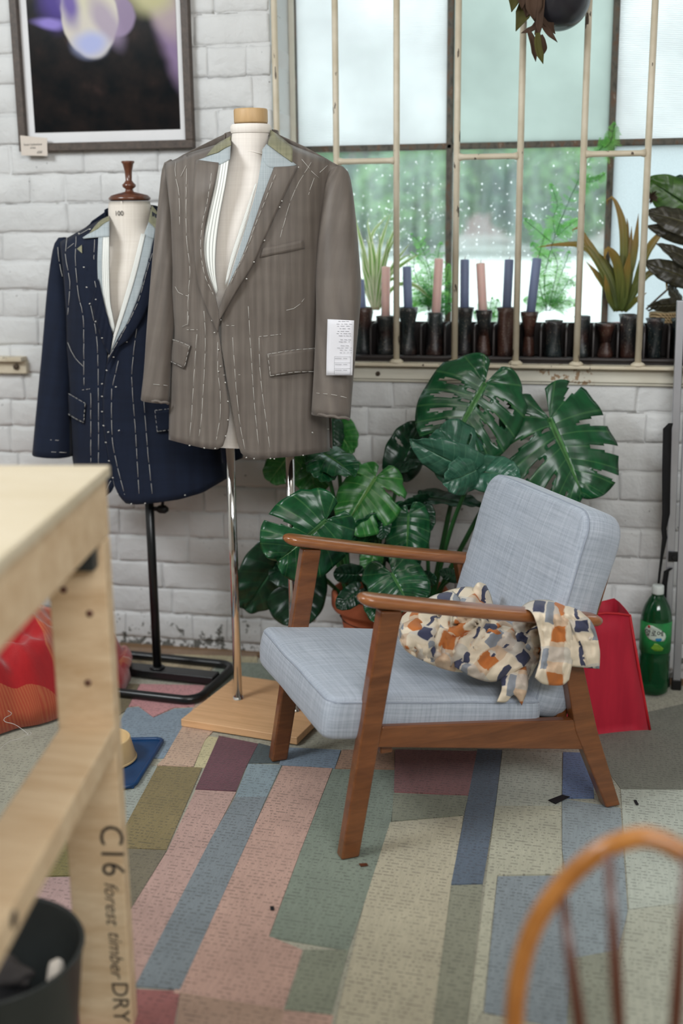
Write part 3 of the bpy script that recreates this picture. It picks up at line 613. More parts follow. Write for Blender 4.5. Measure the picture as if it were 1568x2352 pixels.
def sleeve(name,mat,parent,outer,inner,ys,n=34,seg=22,fl=.82,cap=.5,pleat=.003,dpt=None):
    O=smooth_poly(outer,n); I=smooth_poly(inner,n); b=MB(); P=[];U=[]
    for i in range(n+1):
        t=i/n; y=np.interp(t,[q[0] for q in ys],[q[1] for q in ys]); a=at(*O[i],y=y); c=at(*I[i],y=y); m=(a+c)/2; h=(c-a)/2; hw=h.length
        dep=max(hw*fl,.02)*(min(1,t/.10+.25)); r=[];u=[]
        for k in range(seg+1):
            q=2*PI*k/seg; d=1+pleat/max(hw,.02)*math.sin(5*q+3*t+nz(q,t,1.3,2)*2)*min(1,t*3)*(.6+.8*nz(t*5,q,3.)); r.append(m+h*math.cos(q)*1.0-V((0,1,0))*math.sin(q)*dep*d); u.append((O[i][0]/770+k/seg*.16,O[i][1]/770))
        P.append(r);U.append(u)
    b.grid(P,U); b.f.append(tuple(range(seg)))
    o=b.build(name,mat,parent,solid=.0025); return P
class Stitch:
    def __init__(s): s.b=MB(); s.r=random.Random(5)
    def line(s,poly,S,off=.0015,dash=34,gap=5,w=.0006):
        n=max(2,int(sum(math.dist(a,b_) for a,b_ in zip(poly,poly[1:]))/2)); P=smooth_poly(poly,n) if len(poly)>2 else resamp(poly,n); i=0
        while i<n:
            m=int((dash*s.r.uniform(.7,1.2))/2); q=P[i:i+m+1]
            if len(q)>1: s.b.tube([S(x+s.r.uniform(-.4,.4),y,off) for x,y in (q[0],q[len(q)//2],q[-1])],w,4)
            i+=m+max(1,int(gap*s.r.uniform(.6,1.6)/2))
    def dots(s,pts,S,off=.002,w=.0016):
        for x,y in pts: s.b.tube([S(x,y,off),S(x+2.6,y+1.5*s.r.uniform(-1,1),off+.001)],w,5)
def Z2(off,sc,*pts): return [(off[0]+x/sc,off[1]+y/sc) for x,y in pts]
# ---- brown
jb=thing('suit_jacket','unfinished brown herringbone suit jacket with white basting stitches on stockinette dummy','jacket',(-.92,-.5,.8))
S,Sb=make_surf(BY,[(1.62,BC,.235,.12),(1.45,BC,.222,.128),(1.3,BC,.212,.136),(1.1,-.922,.208,.13),(.95,-.926,.222,.134),(.76,-.932,.236,.142)],[(-1.14,1.546),(-.97,1.592),(-.83,1.602),(-.656,1.526)])
def rip_b(x,y,v,u): return .007*nz(x/60,y/240,1.)+.0036*nz(x/20,y/150,4.)*(.4+v)+.004*math.sin(x/5.5)*math.exp(-((x-690)/45)**2-((y-765)/42)**2)
def panel(nm,mat,G,S_,off=0.,rip=None,bow=0.,solid=.0022,parent=None):
    P,U=mapgrid(G,S_,off,rip=rip,bow=bow)
    if nm=='striped_tape': U=[[(j/(len(r)-1)*.022,i*.02) for j in range(len(r))] for i,r in enumerate(U)]
    b=MB(); b.grid(P,U); return b.build(nm,mat,parent,solid=solid)
LT=[(378,377),(385,430),(393,500),(397,620),(394,760),(390,900),(388,1010)]; RT=[(788,387),(770,450),(756,520),(748,620),(749,760),(753,900),(757,1036)]
G=coons([(378,377),(440,350),(500,332),(530,318)],[(388,1010),(430,1021),(470,1030),(498,1033),(512,1024)],LT,[(530,318),(500,366),(480,440),(462,512),(458,570),(470,640),(494,715),(508,800),(518,880),(527,940),(524,985),(512,1024)],26,44); panel('front_panel','brown_wool',G,S,rip=rip_b,parent=jb)
G=coons([(616,310),(680,338),(740,362),(788,387)],[(553,1040),(566,1052),(600,1055),(690,1047),(757,1036)],[(616,310),(642,378),(618,450),(580,569),(534,665),(508,722),(509,800),(519,860),(529,920),(538,970),(545,1015),(553,1040)],RT,26,44); panel('front_panel','brown_wool',G,S,.0035,rip=rip_b,parent=jb)
G=coons([(378,377),(450,340),(530,300),(575,292),(618,300),(700,338),(788,387)],[(388,1010),(520,1010),(640,1020),(757,1036)],LT,RT,30,30); panel('back_panel','brown_wool',G,Sb,parent=jb)
sleeve('sleeve','brown_wool',jb,[(392,366),(376,380),(367,450),(352,600),(340,750),(333,850),(326,916)],[(398,372),(399,430),(400,500),(404,600),(403,720),(397,800),(388,925)],[(0,BY),(.2,BY-.0),(1,BY-.065)],fl=1.0)
SLR=sleeve('sleeve','brown_wool',jb,[(770,378),(797,392),(810,450),(821,560),(828,660),(823,740),(811,860),(803,960)],[(758,380),(745,420),(730,520),(726,620),(727,720),(722,850),(716,948)],[(0,BY),(.25,BY-.02),(.6,BY-.06),(1,BY-.10)],fl=.8)
# linings and canvas in the open neck, then lapels
panel('canvas_facing','canvas',ruled([(604,340),(590,430),(565,520),(540,600),(522,660)],[(660,372),(634,392),(610,455),(572,569),(524,672)],6,20),S,.0065,parent=jb)
panel('canvas_collar','canvas',ruled([(450,370),(476,360),(504,345),(530,333)],[(452,374),(490,378),(505,378),(528,366)],5,10),S,.0075,parent=jb)
panel('canvas_collar','canvas',ruled([(612,331),(634,345),(658,362),(681,379)],[(602,345),(606,372),(622,386),(664,384)],5,10),S,.0075,parent=jb)
panel('striped_tape','stripe_tape',ruled([(502,370),(493,425),(474,512),(466,569),(474,626),(496,676)],[(527,363),(518,425),(504,500),(496,569),(495,626),(500,668)],6,24),S,.0055,parent=jb)
panel('striped_tape','stripe_tape',ruled([(590,420),(566,510),(540,590),(522,650)],[(585,424),(556,510),(530,590),(516,655)],2,16),S,.0085,parent=jb)
def pk(x,y,v,u): return .0024*math.sin(v*34+3*u)*(.35+.65*v)*(1-u*.4) 
panel('lapel','brown_wool',ruled([(450,367),(444,420),(443,510),(446,570),(453,640),(468,692),(500,764)],[(502,374),(494,416),(472,512),(467,569),(476,626),(490,664),(506,730)],8,46),S,.0125,rip=pk,parent=jb)
panel('lapel','brown_wool',ruled([(685,381),(648,459),(606,551),(580,609),(548,660),(504,736)],[(629,384),(604,451),(564,569),(536,632),(516,672),(502,712)],8,46),S,.014,rip=pk,bow=.003,parent=jb)
panel('undercollar','olive_felt',ruled([(474,358),(496,333),(530,312)],[(500,350),(516,340),(531,333)],4,10),S,.012,parent=jb)
panel('undercollar','olive_felt',ruled([(621,298),(646,316),(672,339)],[(615,332),(643,353),(671,373)],4,10),S,.012,parent=jb)
b=MB(); P=[]
for i in range(17):
    q=math.radians(-100+200*i/16); P.append([(-.903+.075*math.sin(q)*(1.0),BY+.012+.062*math.cos(q),1.585+.004*math.cos(q)),(-.903+.070*math.sin(q),BY+.010+.058*math.cos(q),1.615+.012*math.cos(q))])
b.grid(P); b.build('back_collar','brown_wool',jb,solid=.003)
panel('breast_pocket','brown_wool',coons([(602,570),(648,561),(696,551)],[(596,592),(648,582),(700,571)],[(602,570),(596,592)],[(696,551),(700,571)],12,3),S,.008,parent=jb)
FR=[(612,813),(668,804),(727,798)],[(620,866),(672,858),(726,853)],[(612,813),(620,866)],[(727,798),(726,853)]; panel('pocket_flap','brown_wool',coons(*FR,12,6),S,.009,bow=.003,solid=.003,parent=jb)
FL=[(396,778),(416,785),(437,793)],[(388,829),(404,838),(423,847)],[(396,778),(388,829)],[(437,793),(423,847)]; panel('pocket_flap','brown_wool',coons(*FL,8,6),S,.009,bow=.003,solid=.003,parent=jb)
st=Stitch(); z2=((300,230),2.8); z3=((300,650),2.8)
for L in([(290,395),(285,470),(310,600),(315,800)],[(360,440),(355,700),(360,900),(380,1080),(370,1260),(365,1460)],[(355,420),(320,490)],[(1160,400),(1060,570),(1000,740),(935,1010),(910,1300),(905,1484)],[(1180,500),(1130,650),(1110,800),(1130,900)],[(1160,455),(1210,500)],[(1265,420),(1215,465)],[(1195,1150),(1090,1310),(1010,1350),(915,1350)],[(285,1200),(310,1240),(370,1260)],[(1100,380),(1150,440)]): st.line(Z2(*z2,*L),S,.006)
for L in([(520,470),(495,640),(460,800),(450,960),(475,1120),(530,1250)],[(930,480),(850,680),(790,830),(760,920),(700,1050),(640,1180)]): st.line(Z2(*z2,*L),S,.019,dash=18)
for L in([(425,330),(412,520),(400,700),(392,850),(380,985)],[(470,180),(480,330),(475,520),(465,700),(455,860),(440,985)],[(560,380),(560,560),(575,700),(575,860),(550,1010)],[(655,350),(670,560),(685,750),(705,920),(735,1070)],[(755,150),(770,400),(790,700),(805,880),(825,1050)],[(825,350),(828,500),(840,650),(870,880),(895,1060)],[(330,280),(362,285),(372,210)]): st.line(Z2(*z3,*L),S,.0075)
for q in(Z2(*z3,(262,362),(320,380),(378,405)),Z2(*z3,(247,500),(290,520),(343,545)),Z2(*z3,(378,405),(346,540))): st.line(q,S,.015,dash=9,gap=4)
for q in(Z2(*z3,(880,458),(1040,432),(1190,420)),Z2(*z3,(895,598),(1040,575),(1188,570)),Z2(*z3,(882,462),(898,598))): st.line(q,S,.015,dash=12,gap=4)
st.line(Z2(*z3,(580,270),(672,275)),S,.006,8,4); st.line(Z2(*z3,(595,592),(705,590)),S,.006,8,4); st.line(Z2(*z3,(825,345),(965,330)),S,.008,10,4); st.line(Z2(*z3,(360,300),(430,300)),S,.008,7,5)
st.dots(Z2(*z3,(520,240),(535,320),(560,430),(575,535),(605,640),(622,760),(622,880),(608,985),(540,1065),(470,1060),(375,1045),(740,1125),(790,1130),(895,1130),(920,1130),(1105,1110),(560,570),(575,240),(1265,940),(1165,960)),S,.008)
st.dots([(684,384),(646,462),(641,475),(606,553),(582,602),(565,640)],S,.02)
def sl_right(px,py,off=0.): return at(px,py,y=np.interp(py,[380,600,750,960],[BY-.05,BY-.10,BY-.122,BY-.145])-off+.030*((px-768)/50)**2)
def sl_left(px,py,off=0.): return at(px,py,y=np.interp(py,[380,600,920],[BY-.02,BY-.045,BY-.098])-off+.03*((px-362)/40)**2)
st.line(Z2(*z3,(1192,708),(1300,718),(1400,740)),sl_right,.006,12,10); st.line(Z2(*z3,(82,648),(160,652),(238,660)),sl_left,.006,14,8); stuff(st.b.build('basting_stitches','thread',jb))
for o_,i_,ff in(((717,950),(802,962),sl_right),((328,917),(387,926),sl_left)):
    b=MB(); b.tube([ff(o_[0]+(i_[0]-o_[0])*k/10,o_[1]+(i_[1]-o_[1])*k/10+1.5*math.sin(k*2),.004) for k in range(11)],.004,8); b.build('cuff_edge','brown_wool',jb)
tk=thing('paper_ticket','white paper order ticket with faint grey print pinned to brown jacket sleeve','ticket',at(780,800,y=-.65))
tq=[(752,733),(813,736),(809,862),(749,862)]
def tsurf(px,py,off=0.): return at(px,py,y=np.interp(py,[730,870],[BY-.132,BY-.146])-off)
G=coons([tq[0],tq[1]],[tq[3],tq[2]],[tq[0],(750,800),tq[3]],[tq[1],tq[2]],6,10); P,U=mapgrid(G,tsurf,0,rip=lambda x,y,v,u:.002*math.sin(v*5+u*2)); b=MB(); b.grid(P,U); b.build('sheet','paper',tk,solid=.0006)
b=MB(); rr=random.Random(9)
def pl(x0,x1,y,wd=.00045): b.tube([tsurf(x0,y,.0028),tsurf(x1,y+.3,.0028)],wd,4)
for yy in(738,744,749,755,761,766,771,780,785,794,799,804,810):
    x=772+rr.uniform(0,10)
    while x<806: l=rr.uniform(3,9); pl(x,min(x+l,808),yy); x+=l+rr.uniform(2,6)
for yy in(819,833,846,860): pl(768,805,yy,.0003)
for xx in(768,805): b.tube([tsurf(xx,819,.0028),tsurf(xx-.7,860,.0028)],.0003,4)
for yy in(823,837,850): pl(769,784,yy); pl(788,797,yy)
b.build('printed_lines','ink_grey',tk)
# ---- navy
jn=thing('suit_jacket','unfinished navy suit jacket with white basting lines on calico dummy behind brown jacket','jacket',(-1.3,-.3,.6))
S2,Sb2=make_surf(NY,[(1.45,NC,.25,.115),(1.3,NC,.245,.122),(1.13,NC,.238,.13),(1.0,NC,.238,.124),(.85,NC,.24,.124),(.6,NC,.245,.13)],[(-1.56,1.352),(-1.39,1.412),(-1.26,1.412),(-1.07,1.35)])
n4=((60,370),2.833)
def rip_n(x,y,v,u): return .007*nz(x/60,y/240,7.)+.0034*nz(x/20,y/150,9.)*(.4+v)
LT=[(138,556),(148,652),(153,723),(154,811),(154,900),(160,1000),(172,1090)]; RT=[(452,560),(482,700),(496,850),(506,980),(521,1099)]
G=coons([(138,556),(190,527),(222,509),(246,497)],[(172,1090),(188,1122),(215,1140),(238,1142),(256,1130),(262,1117)],LT,[(246,497),(226,545),(224,620),(234,700),(250,765),(245,838),(236,900),(237,980),(250,1058),(262,1117)],24,40); panel('front_panel','navy_wool',G,S2,rip=rip_n,parent=jn)
G=coons([(348,482),(380,505),(420,532),(452,560)],[(263,1116),(275,1142),(290,1157),(315,1159),(360,1155),(413,1147),(465,1132),(521,1099)],[(348,482),(354,530),(338,610),(314,690),(280,770),(246,838),(236,905),(237,980),(250,1058),(263,1116)],RT,24,40); panel('front_panel','navy_wool',G,S2,.0035,rip=rip_n,parent=jn)
G=coons([(138,556),(200,515),(250,480),(298,470),(348,478),(400,512),(452,560)],[(172,1090),(280,1105),(400,1110),(521,1099)],LT,RT,30,26); panel('back_panel','navy_wool',G,Sb2,parent=jn)
sleeve('sleeve','navy_wool',jn,[(150,545),(128,556),(113,645),(99,811),(86,952),(78,1041)],[(158,548),(150,590),(154,652),(160,723),(162,811),(162,899),(164,1048)],[(0,NY),(.2,NY),(1,NY-.06)],fl=.9)
sleeve('sleeve','navy_wool',jn,[(440,545),(472,560),(520,640),(543,800),(553,950),(556,1052)],[(432,550),(440,600),(470,700),(485,820),(500,950),(512,1062)],[(0,NY),(.2,NY),(1,NY-.06)],fl=.9)
panel('canvas_facing','canvas',ruled([(226,546),(224,600),(226,650),(236,690),(248,735),(258,763)],[(236,540),(234,620),(238,690),(248,735),(256,752),(262,766)],4,18),S2,.007,parent=jn)
panel('striped_tape','stripe_tape',ruled([(233,543),(232,600),(236,670),(246,730),(260,765)],[(251,541),(251,620),(253,690),(258,720),(264,752)],4,18),S2,.006,parent=jn)
panel('canvas_facing','canvas',ruled([(331,538),(310,625),(290,700),(268,770),(250,818)],[(354,545),(340,610),(322,670),(296,735),(253,822)],5,20),S2,.007,parent=jn)
panel('striped_tape','stripe_tape',ruled([(324,537),(302,625),(278,710),(258,780),(248,822)],[(334,538),(314,625),(290,705),(266,775),(250,820)],4,20),S2,.009,parent=jn)
panel('canvas_collar','canvas',ruled([(190,546),(222,525),(251,505)],[(192,548),(226,545),(251,543)],4,8),S2,.009,parent=jn); panel('canvas_collar','canvas',ruled([(342,508),(350,515),(357,523)],[(331,537),(342,545),(354,548)],4,8),S2,.009,parent=jn)
panel('undercollar','olive_felt',ruled([(205,536),(228,509),(251,496)],[(224,526),(238,514),(251,507)],4,8),S2,.011,parent=jn); panel('undercollar','olive_felt',ruled([(349,472),(362,490),(368,520)],[(341,509),(350,517),(357,525)],4,8),S2,.011,parent=jn)
panel('lapel','navy_dark',ruled([(210,698),(222,745),(238,790),(252,818)],[(226,640),(240,700),(252,745),(260,772)],6,24),S2,.012,rip=pk,parent=jn)
panel('lapel','navy_dark',ruled([(372,540),(360,640),(338,710),(300,775),(270,800),(243,846)],[(352,552),(340,612),(322,670),(296,735),(272,775),(248,826)],6,34),S2,.0135,rip=pk,bow=.003,parent=jn)
b=MB(); P=[]
for i in range(17):
    q=math.radians(-100+200*i/16); P.append([(-1.322+.082*math.sin(q),NY+.012+.066*math.cos(q),1.398+.004*math.cos(q)),(-1.322+.078*math.sin(q),NY+.010+.062*math.cos(q),1.428+.012*math.cos(q))])
b.grid(P); b.build('back_collar','navy_wool',jn,solid=.003)
panel('pocket_flap','navy_wool',coons([(158,904),(177,914),(196,927)],[(154,950),(172,962),(192,973)],[(158,904),(154,950)],[(196,927),(192,973)],8,6),S2,.009,bow=.003,solid=.003,parent=jn)
panel('pocket_flap','navy_wool',coons([(355,942),(400,938),(430,936)],[(360,994),(400,988),(430,985)],[(355,942),(360,994)],[(430,936),(430,985)],8,6),S2,.009,bow=.003,solid=.003,parent=jn)
q=Z2(*n4,(330,570),(362,545),(364,600)); b=MB(); b.add([S2(x,y,.006) for x,y in q]+[S2(x,y,.0045) for x,y in q],[(0,2,1),(3,4,5),(0,1,4,3),(1,2,5,4),(2,0,3,5)]); b.build('cloth_tab','olive_felt',jn,smooth=False)
st=Stitch()
for L in([(265,490),(255,600),(265,680),(285,800),(270,1000)],[(325,490),(320,650),(340,870),(370,1010),(375,1250),(375,1460)],[(445,510),(440,640)],[(445,780),(490,1000),(545,1150)],[(420,940),(450,1090),(465,1250),(470,1600),(470,1970)],[(420,1510),(420,1740),(420,1960)],[(555,1480),(555,1640),(560,1800),(580,1930),(640,2170)],[(600,1300),(560,1470)],[(722,1060),(690,1330),(690,1480),(710,1750),(735,2165)],[(765,1560),(780,1750),(795,1930),(820,2165)],[(270,1180),(310,1270),(370,1335)],[(340,480),(410,440)],[(265,570),(310,535)],[(205,560),(215,650),(235,750)],[(550,2080),(520,2140)]): st.line(Z2(*n4,*L),S2,.008)
st.line(Z2(*n4,(820,600),(790,700),(740,880),(690,1000),(610,1150),(530,1290)),S2,.019,18)
for q in([(275,1512),(330,1545),(383,1575)],[(265,1640),(320,1675),(372,1700)],[(383,1578),(374,1700)],[(838,1622),(930,1612)],[(850,1760),(930,1750)],[(838,1625),(852,1758)]): st.line(Z2(*n4,*q),S2,.0155,8,4)
st.line(Z2(*n4,(365,1490),(415,1482)),S2,.008,6,4); st.dots(Z2(*n4,(490,1450),(490,1530),(490,1630),(500,1720),(515,1830),(535,1950),(560,2060),(700,1080),(650,1175),(565,1275),(520,1360),(390,820),(372,690),(448,1045),(490,1150),(580,1470),(530,1765),(600,1755),(680,2232),(770,2228),(590,2165),(1030,2175),(412,445),(340,470),(450,900),(410,930)),S2,.012)
def sn_left(px,py,off=0.): return at(px,py,y=np.interp(py,[550,1045],[NY-.03,NY-.105])-off+.03*((px-120)/44)**2)
st.line(Z2(*n4,(62,1800),(130,1812),(218,1818)),sn_left,.004,14,9); st.line(Z2(*n4,(60,1890),(150,1892),(285,1898)),sn_left,.004,18,9); stuff(st.b.build('basting_stitches','thread',jn))

# ------------------------------------------------------------------ armchair (local frame: x front to rear, y near side to far side)
ac=thing('armchair','low wooden armchair with blue grey tweed seat and back cushions','armchair',(-.496,-1.271,.005),None,math.atan2(.358,.576),local=True)
def prism(b,prof,y0,y1):
    m=len(prof); b.add([(x,y0,z) for x,z in prof]+[(x,y1,z) for x,z in prof],[tuple(range(m)),tuple(range(2*m-1,m-1,-1))]+[(i,m+i,m+(i+1)%m,(i+1)%m) for i in range(m)])
for y0 in(.0,.535):
    y1=y0+.034; s_='near' if y0==0 else 'far'
    b=MB(); prism(b,[(-.022,0),(.022,0),(.126,.566),(.076,.572)],y0,y1); b.build('front_leg','chair_wood',ac,bevel=.005)
    b=MB(); prism(b,[(.66,0),(.700,0),(.626,.21),(.553,.484),(.508,.492),(.567,.215)],y0,y1); b.build('rear_leg','chair_wood',ac,bevel=.005)
    b=MB(); prism(b,[(.066,.256),(.606,.160),(.590,.240),(.079,.304)],y0+.004,y1-.004); b.build('side_rail','chair_wood',ac,bevel=.004)
    # armrest: flat rounded bar with a bullnose front end
    b=MB(); pts=[];n=14
    for i in range(n+1):
        t=(0,.004,.012,.022,.035,.05,.2,.4,.6,.8,.94,.965,.98,.992,1)[i]; x=.028+.605*t; z=.602-.124*t-.004*math.sin(PI*t); pts.append((x,z))
    P=[]
    for i,(x,z) in enumerate(pts):
        t=(x-.028)/.605; e=math.sqrt(max(0,1-(1-min(1,t/.05))**2)) if t<.05 else (math.sqrt(max(0,1-(1-min(1,(1-t)/.06))**2)) if t>.94 else 1); e=max(e,.12)
        w_=.030*(.95+.12*math.sin(PI*t))*e; h=.0145*e
        P.append([(x,y0+.017+w_*math.copysign(abs(math.cos(q))**.62,math.cos(q)),z+h*math.copysign(abs(math.sin(q))**.75,math.sin(q))) for q in [2*PI*k/20 for k in range(21)]])
    b.grid(P); b.f.append(tuple(range(20))); b.f.append(tuple(n*21+k for k in range(19,-1,-1))); b.build('armrest','armrest_wood',ac)
b=MB(); b.hexa([(.085,.03,.225),(.115,.03,.225),(.115,.54,.225),(.085,.54,.225),(.085,.03,.285),(.115,.03,.285),(.115,.54,.285),(.085,.54,.285)]); b.build('front_rail','chair_wood',ac,bevel=.004)
b=MB(); b.hexa([(.555,.03,.16),(.585,.03,.16),(.585,.54,.16),(.555,.54,.16),(.545,.03,.225),(.575,.03,.225),(.575,.54,.225),(.545,.54,.225)]); b.build('rear_rail','chair_wood',ac,bevel=.004)
b=MB()
for k in range(5): b.box((.12+.09*k,.036,.252-.0155*k),(.17+.09*k,.534,.258-.0155*k))
stuff(b.build('seat_slats','chair_wood',ac,smooth=False))
b=MB(); b.hexa([(.535,.04,.23),(.56,.04,.22),(.56,.53,.22),(.535,.53,.23),(.665,.04,.66),(.69,.04,.65),(.69,.53,.65),(.665,.53,.66)]); b.build('back_frame','chair_wood',ac,bevel=.004)
def cushion(name,org,ex,ez,LX,LY,T,rad,crown,seedv,cut=0.):
    """box cushion: org, axis ex along its length, ez along its thickness, y across; crowned faces, rounded corners, welt lines"""
    ex,ez=V(ex).normalized(),V(ez).normalized(); ey=V((0,1,0)); n=26; m=MB()
    def pt(u,v,w_):
        # u,v,w in [-1,1]; superellipsoid style rounding in plan, soft crown on faces
        ru=1-rad/LX*2; rv=1-rad/LY*2
        cu,cv=u,v
        if abs(u)>ru and abs(v)>rv:
            a=(abs(u)-ru)/(1-ru); c=(abs(v)-rv)/(1-rv); l=math.hypot(a,c); mx=max(a,c)
            if l>0: a*=mx/l; c*=mx/l
            cu=math.copysign(ru+a*(1-ru),u); cv=math.copysign(rv+c*(1-rv),v)
        cr=crown*(1-u**4)*(1-v**4); sd=.006*(1-w_*w_)
        x=cu*(LX/2+sd); y=cv*(LY/2+sd); z=w_*(T/2+cr)+.0035*nz(cu*2.2+seedv,cv*2.2,w_)*1.
        if cut: x+=cut*w_*T/2
        return V(org)+ex*x+ey*y+ez*z
    def face(f,nu,nv,uvs):
        P=[[pt(*f(2*i/nu-1,2*j/nv-1)) for j in range(nv+1)] for i in range(nu+1)]
        U=[[uvs(i/nu,j/nv) for j in range(nv+1)] for i in range(nu+1)]; m.grid(P,U)
    face(lambda a,c:(a,c,1),n,n,lambda a,c:(a*LX,c*LY)); face(lambda a,c:(c,a,-1),n,n,lambda a,c:(a*LX,c*LY+2))
    face(lambda a,c:(c,-1,a),6,n,lambda a,c:(c*LX+1,a*T+1)); face(lambda a,c:(-c,1,a),6,n,lambda a,c:(c*LX+3,a*T+1))
    face(lambda a,c:(-1,-c,a),6,n,lambda a,c:(c*LY+5,a*T)); face(lambda a,c:(1,c,a),6,n,lambda a,c:(c*LY+7,a*T))
    bmx=bmesh.new(); 
    o=m.build(name,'tweed',ac)
    bmx.from_mesh(o.data); bmesh.ops.remove_doubles(bmx,verts=bmx.verts,dist=.0008); bmesh.ops.recalc_face_normals(bmx,faces=bmx.faces); bmx.to_mesh(o.data); bmx.free(); o.data.shade_smooth()
    bv=o.modifiers.new('bevel','BEVEL'); bv.width=.011; bv.segments=3; bv.limit_method='ANGLE'; bv.angle_limit=.9
    N=120; per=[]
    for k in range(N):
        q=4*k/N; e=int(q); t=2*(q-e)-1; per.append([(t,-1),(1,t),(-t,1),(-1,-t)][e])
    w_=MB(); ring=[pt(u,v,1)+ez*(-.010) for u,v in per]; ctr=V(org); ring=[p+((p-ctr)-ez*(p-ctr).dot(ez)).normalized()*.0006 for p in ring]; w_.tube(ring+ring[:2],.0028,6,False); w_.build('welt','piping',o)
    return o
th=math.radians(-8.6); ex=(math.cos(th),0,math.sin(th)); ez=(-math.sin(th),0,math.cos(th))
cushion('seat_cushion',(.2225,.286,.2905),ex,ez,.535,.520,.098,.03,.012,1.)
tb=math.radians(72.6); ex=(math.cos(tb),0,math.sin(tb)); ez=(-math.sin(tb),0,math.cos(tb))
cushion('back_cushion',(.578,.286,.478),ex,ez,.50,.505,.105,.055,.012,5.)

# ------------------------------------------------------------------ monstera in a terracotta pot
mo=thing('monstera_plant','large potted swiss cheese plant with split green leaves behind the armchair','plant',(-.585,-.215,0))
pc=(-.585,-.215,0)
b=MB(); b.lathe([(.105,.004),(.115,.012),(.152,.245),(.154,.252),(.174,.254),(.178,.262),(.178,.296),(.173,.304),(.163,.302),(.158,.29),(.148,.225)],pc,48,(True,False)); b.build('pot','terracotta',mo)
b=MB(); b.lathe([(.001,.225),(.08,.228),(.152,.222)],pc,32,(False,False),wob=lambda i,k:1+.02*math.sin(k*3)); b.build('soil','soil',mo)
NV=V((.2,-.95,.25)).normalized()
def leaf(mat,bx,by,tx,ty,wpx,y0,y1=None,roll=0.,pitchn=0.,slots=(),droop=.1,cup=.12,curl=.25,lobe=1.0,name='leaf',parent=None,asym=(1,1),prof=None,inner=.42):
    P0=at(bx,by,y=y0); P1=at(tx,ty,y=y1 if y1 is not None else y0-.02); L=(P1-P0).length; T=(P1-P0).normalized(); w_=wpx/770
    N=(NV-T*NV.dot(T)).normalized(); N=Matrix.Rotation(math.radians(roll),3,T)@N; sd=T.cross(N).normalized()
    nu,nv=76,12; b=MB()
    for side in(1,-1):
        P=[];U=[]
        for i in range(nu+1):
            q=i/nu; s_=max(0.,(q-.22)/.78)          # first part fans round the heart shaped base
            m=P0+T*(L*s_)-N*(droop*L*s_*s_)
            if q<.22: th_=math.radians(165-62*(q/.22)); Lv=w_*lobe*(.62+.38*math.sin(q/.22*PI/2))
            else:
                th_=math.radians(103-68*s_**.8); Lv=w_*(1.02*(1-s_**2.2)**.8*(1.0+.18*math.sin(PI*s_))) ; Lv=min(Lv,10)
                Lv=max(Lv,.002)
            r=[];u=[]
            for j in range(nv+1):
                t=j/nv; d=Lv*t*(asym[0] if side>0 else asym[1]); fw=math.cos(th_)*d+.16*Lv*t*t*(s_>0); la=math.sin(th_)*d
                p=m+T*fw+sd*(side*la)+N*(cup*la-curl*la*la/max(w_,.01)+.012*w_/.1*math.sin(q*30)*t*t*.6+.05*w_*nz(q*4+bx,t*3+side,by*.1))
                r.append(p); u.append((q,side*t))
            P.append(r);U.append(u)
        mine=[q for q in slots if q[0]*side>=0]
        def skip(i,j):
            t=(j+.5)/nv
            for q in mine:
                _,a_,c0,c1,w0=q
                if t<c0 or t>c1: continue
                f=(t-c0)/(c1-c0); h=w0*(f**.6 if c1>=1 else math.sin(PI*f)**.6)
                if abs(i+.5-a_*nu)<h: return True
            return False
        if side<0: P=[r[::-1] for r in P]; U=[r[::-1] for r in U]; s0=skip; skip_=lambda i,j:s0(i,nv-1-j)
        else: skip_=skip
        b.grid(P,U,skip_)
    o=b.build(name,mat,parent or mo,solid=.0012); return P0
random.seed(21)
SL=[(k,a_+.01*k,.34,.80,1.5) for k in(1,-1) for a_ in(.31,.42,.53,.64)]+[(k,a_,.55,1,1.5) for k in(1,-1) for a_ in(.75,.84)]+[(k,a_,.10,.24,1.1) for k in(1,-1) for a_ in(.34,.45)]
LV=[]
def lf(*a,stalk=None,**k): LV.append((leaf(*a,**k),stalk))
lf('monstera',1113,881,1028,1032,104,-.25,-.34,roll=8,slots=SL,droop=.05,curl=.3,lobe=.8,stalk=(1068,1290))
lf('monstera',1262,963,1342,1140,112,-.2,-.26,roll=-8,slots=[(1,.15,.45,1,2.2),(1,.30,.42,1,2.4),(1,.47,.4,.9,1.6),(1,.62,.42,.9,1.5),(1,.78,.5,1,1.5),(-1,.16,.5,1,2.),(-1,.33,.42,1,2.4),(-1,.5,.4,1,2.),(-1,.68,.45,1,2.),(1,.3,.1,.24,1.2),(1,.42,.1,.24,1.2)],droop=.06,curl=.22,lobe=1.0,stalk=(1085,1290))
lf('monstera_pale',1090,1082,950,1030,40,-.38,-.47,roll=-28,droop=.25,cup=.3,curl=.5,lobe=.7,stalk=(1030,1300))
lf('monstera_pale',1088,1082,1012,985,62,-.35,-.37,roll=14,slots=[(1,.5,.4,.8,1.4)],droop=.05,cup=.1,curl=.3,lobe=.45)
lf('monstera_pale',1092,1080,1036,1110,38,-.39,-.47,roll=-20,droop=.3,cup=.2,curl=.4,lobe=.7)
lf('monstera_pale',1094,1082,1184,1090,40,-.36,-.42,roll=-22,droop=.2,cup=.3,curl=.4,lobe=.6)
lf('monstera_dark',920,1072,962,972,46,-.2,-.16,roll=20,slots=[(-1,.5,.3,.85,1.6)],droop=-.05,cup=.15,lobe=.95,stalk=(868,1300))
lf('monstera_dark',905,1080,968,1060,22,-.24,-.3,roll=-55,lobe=.9,cup=.3)
lf('monstera_dark',976,1140,1108,1152,34,-.25,-.3,roll=-62,lobe=1.0,cup=.35,droop=.12,stalk=(1010,1320))
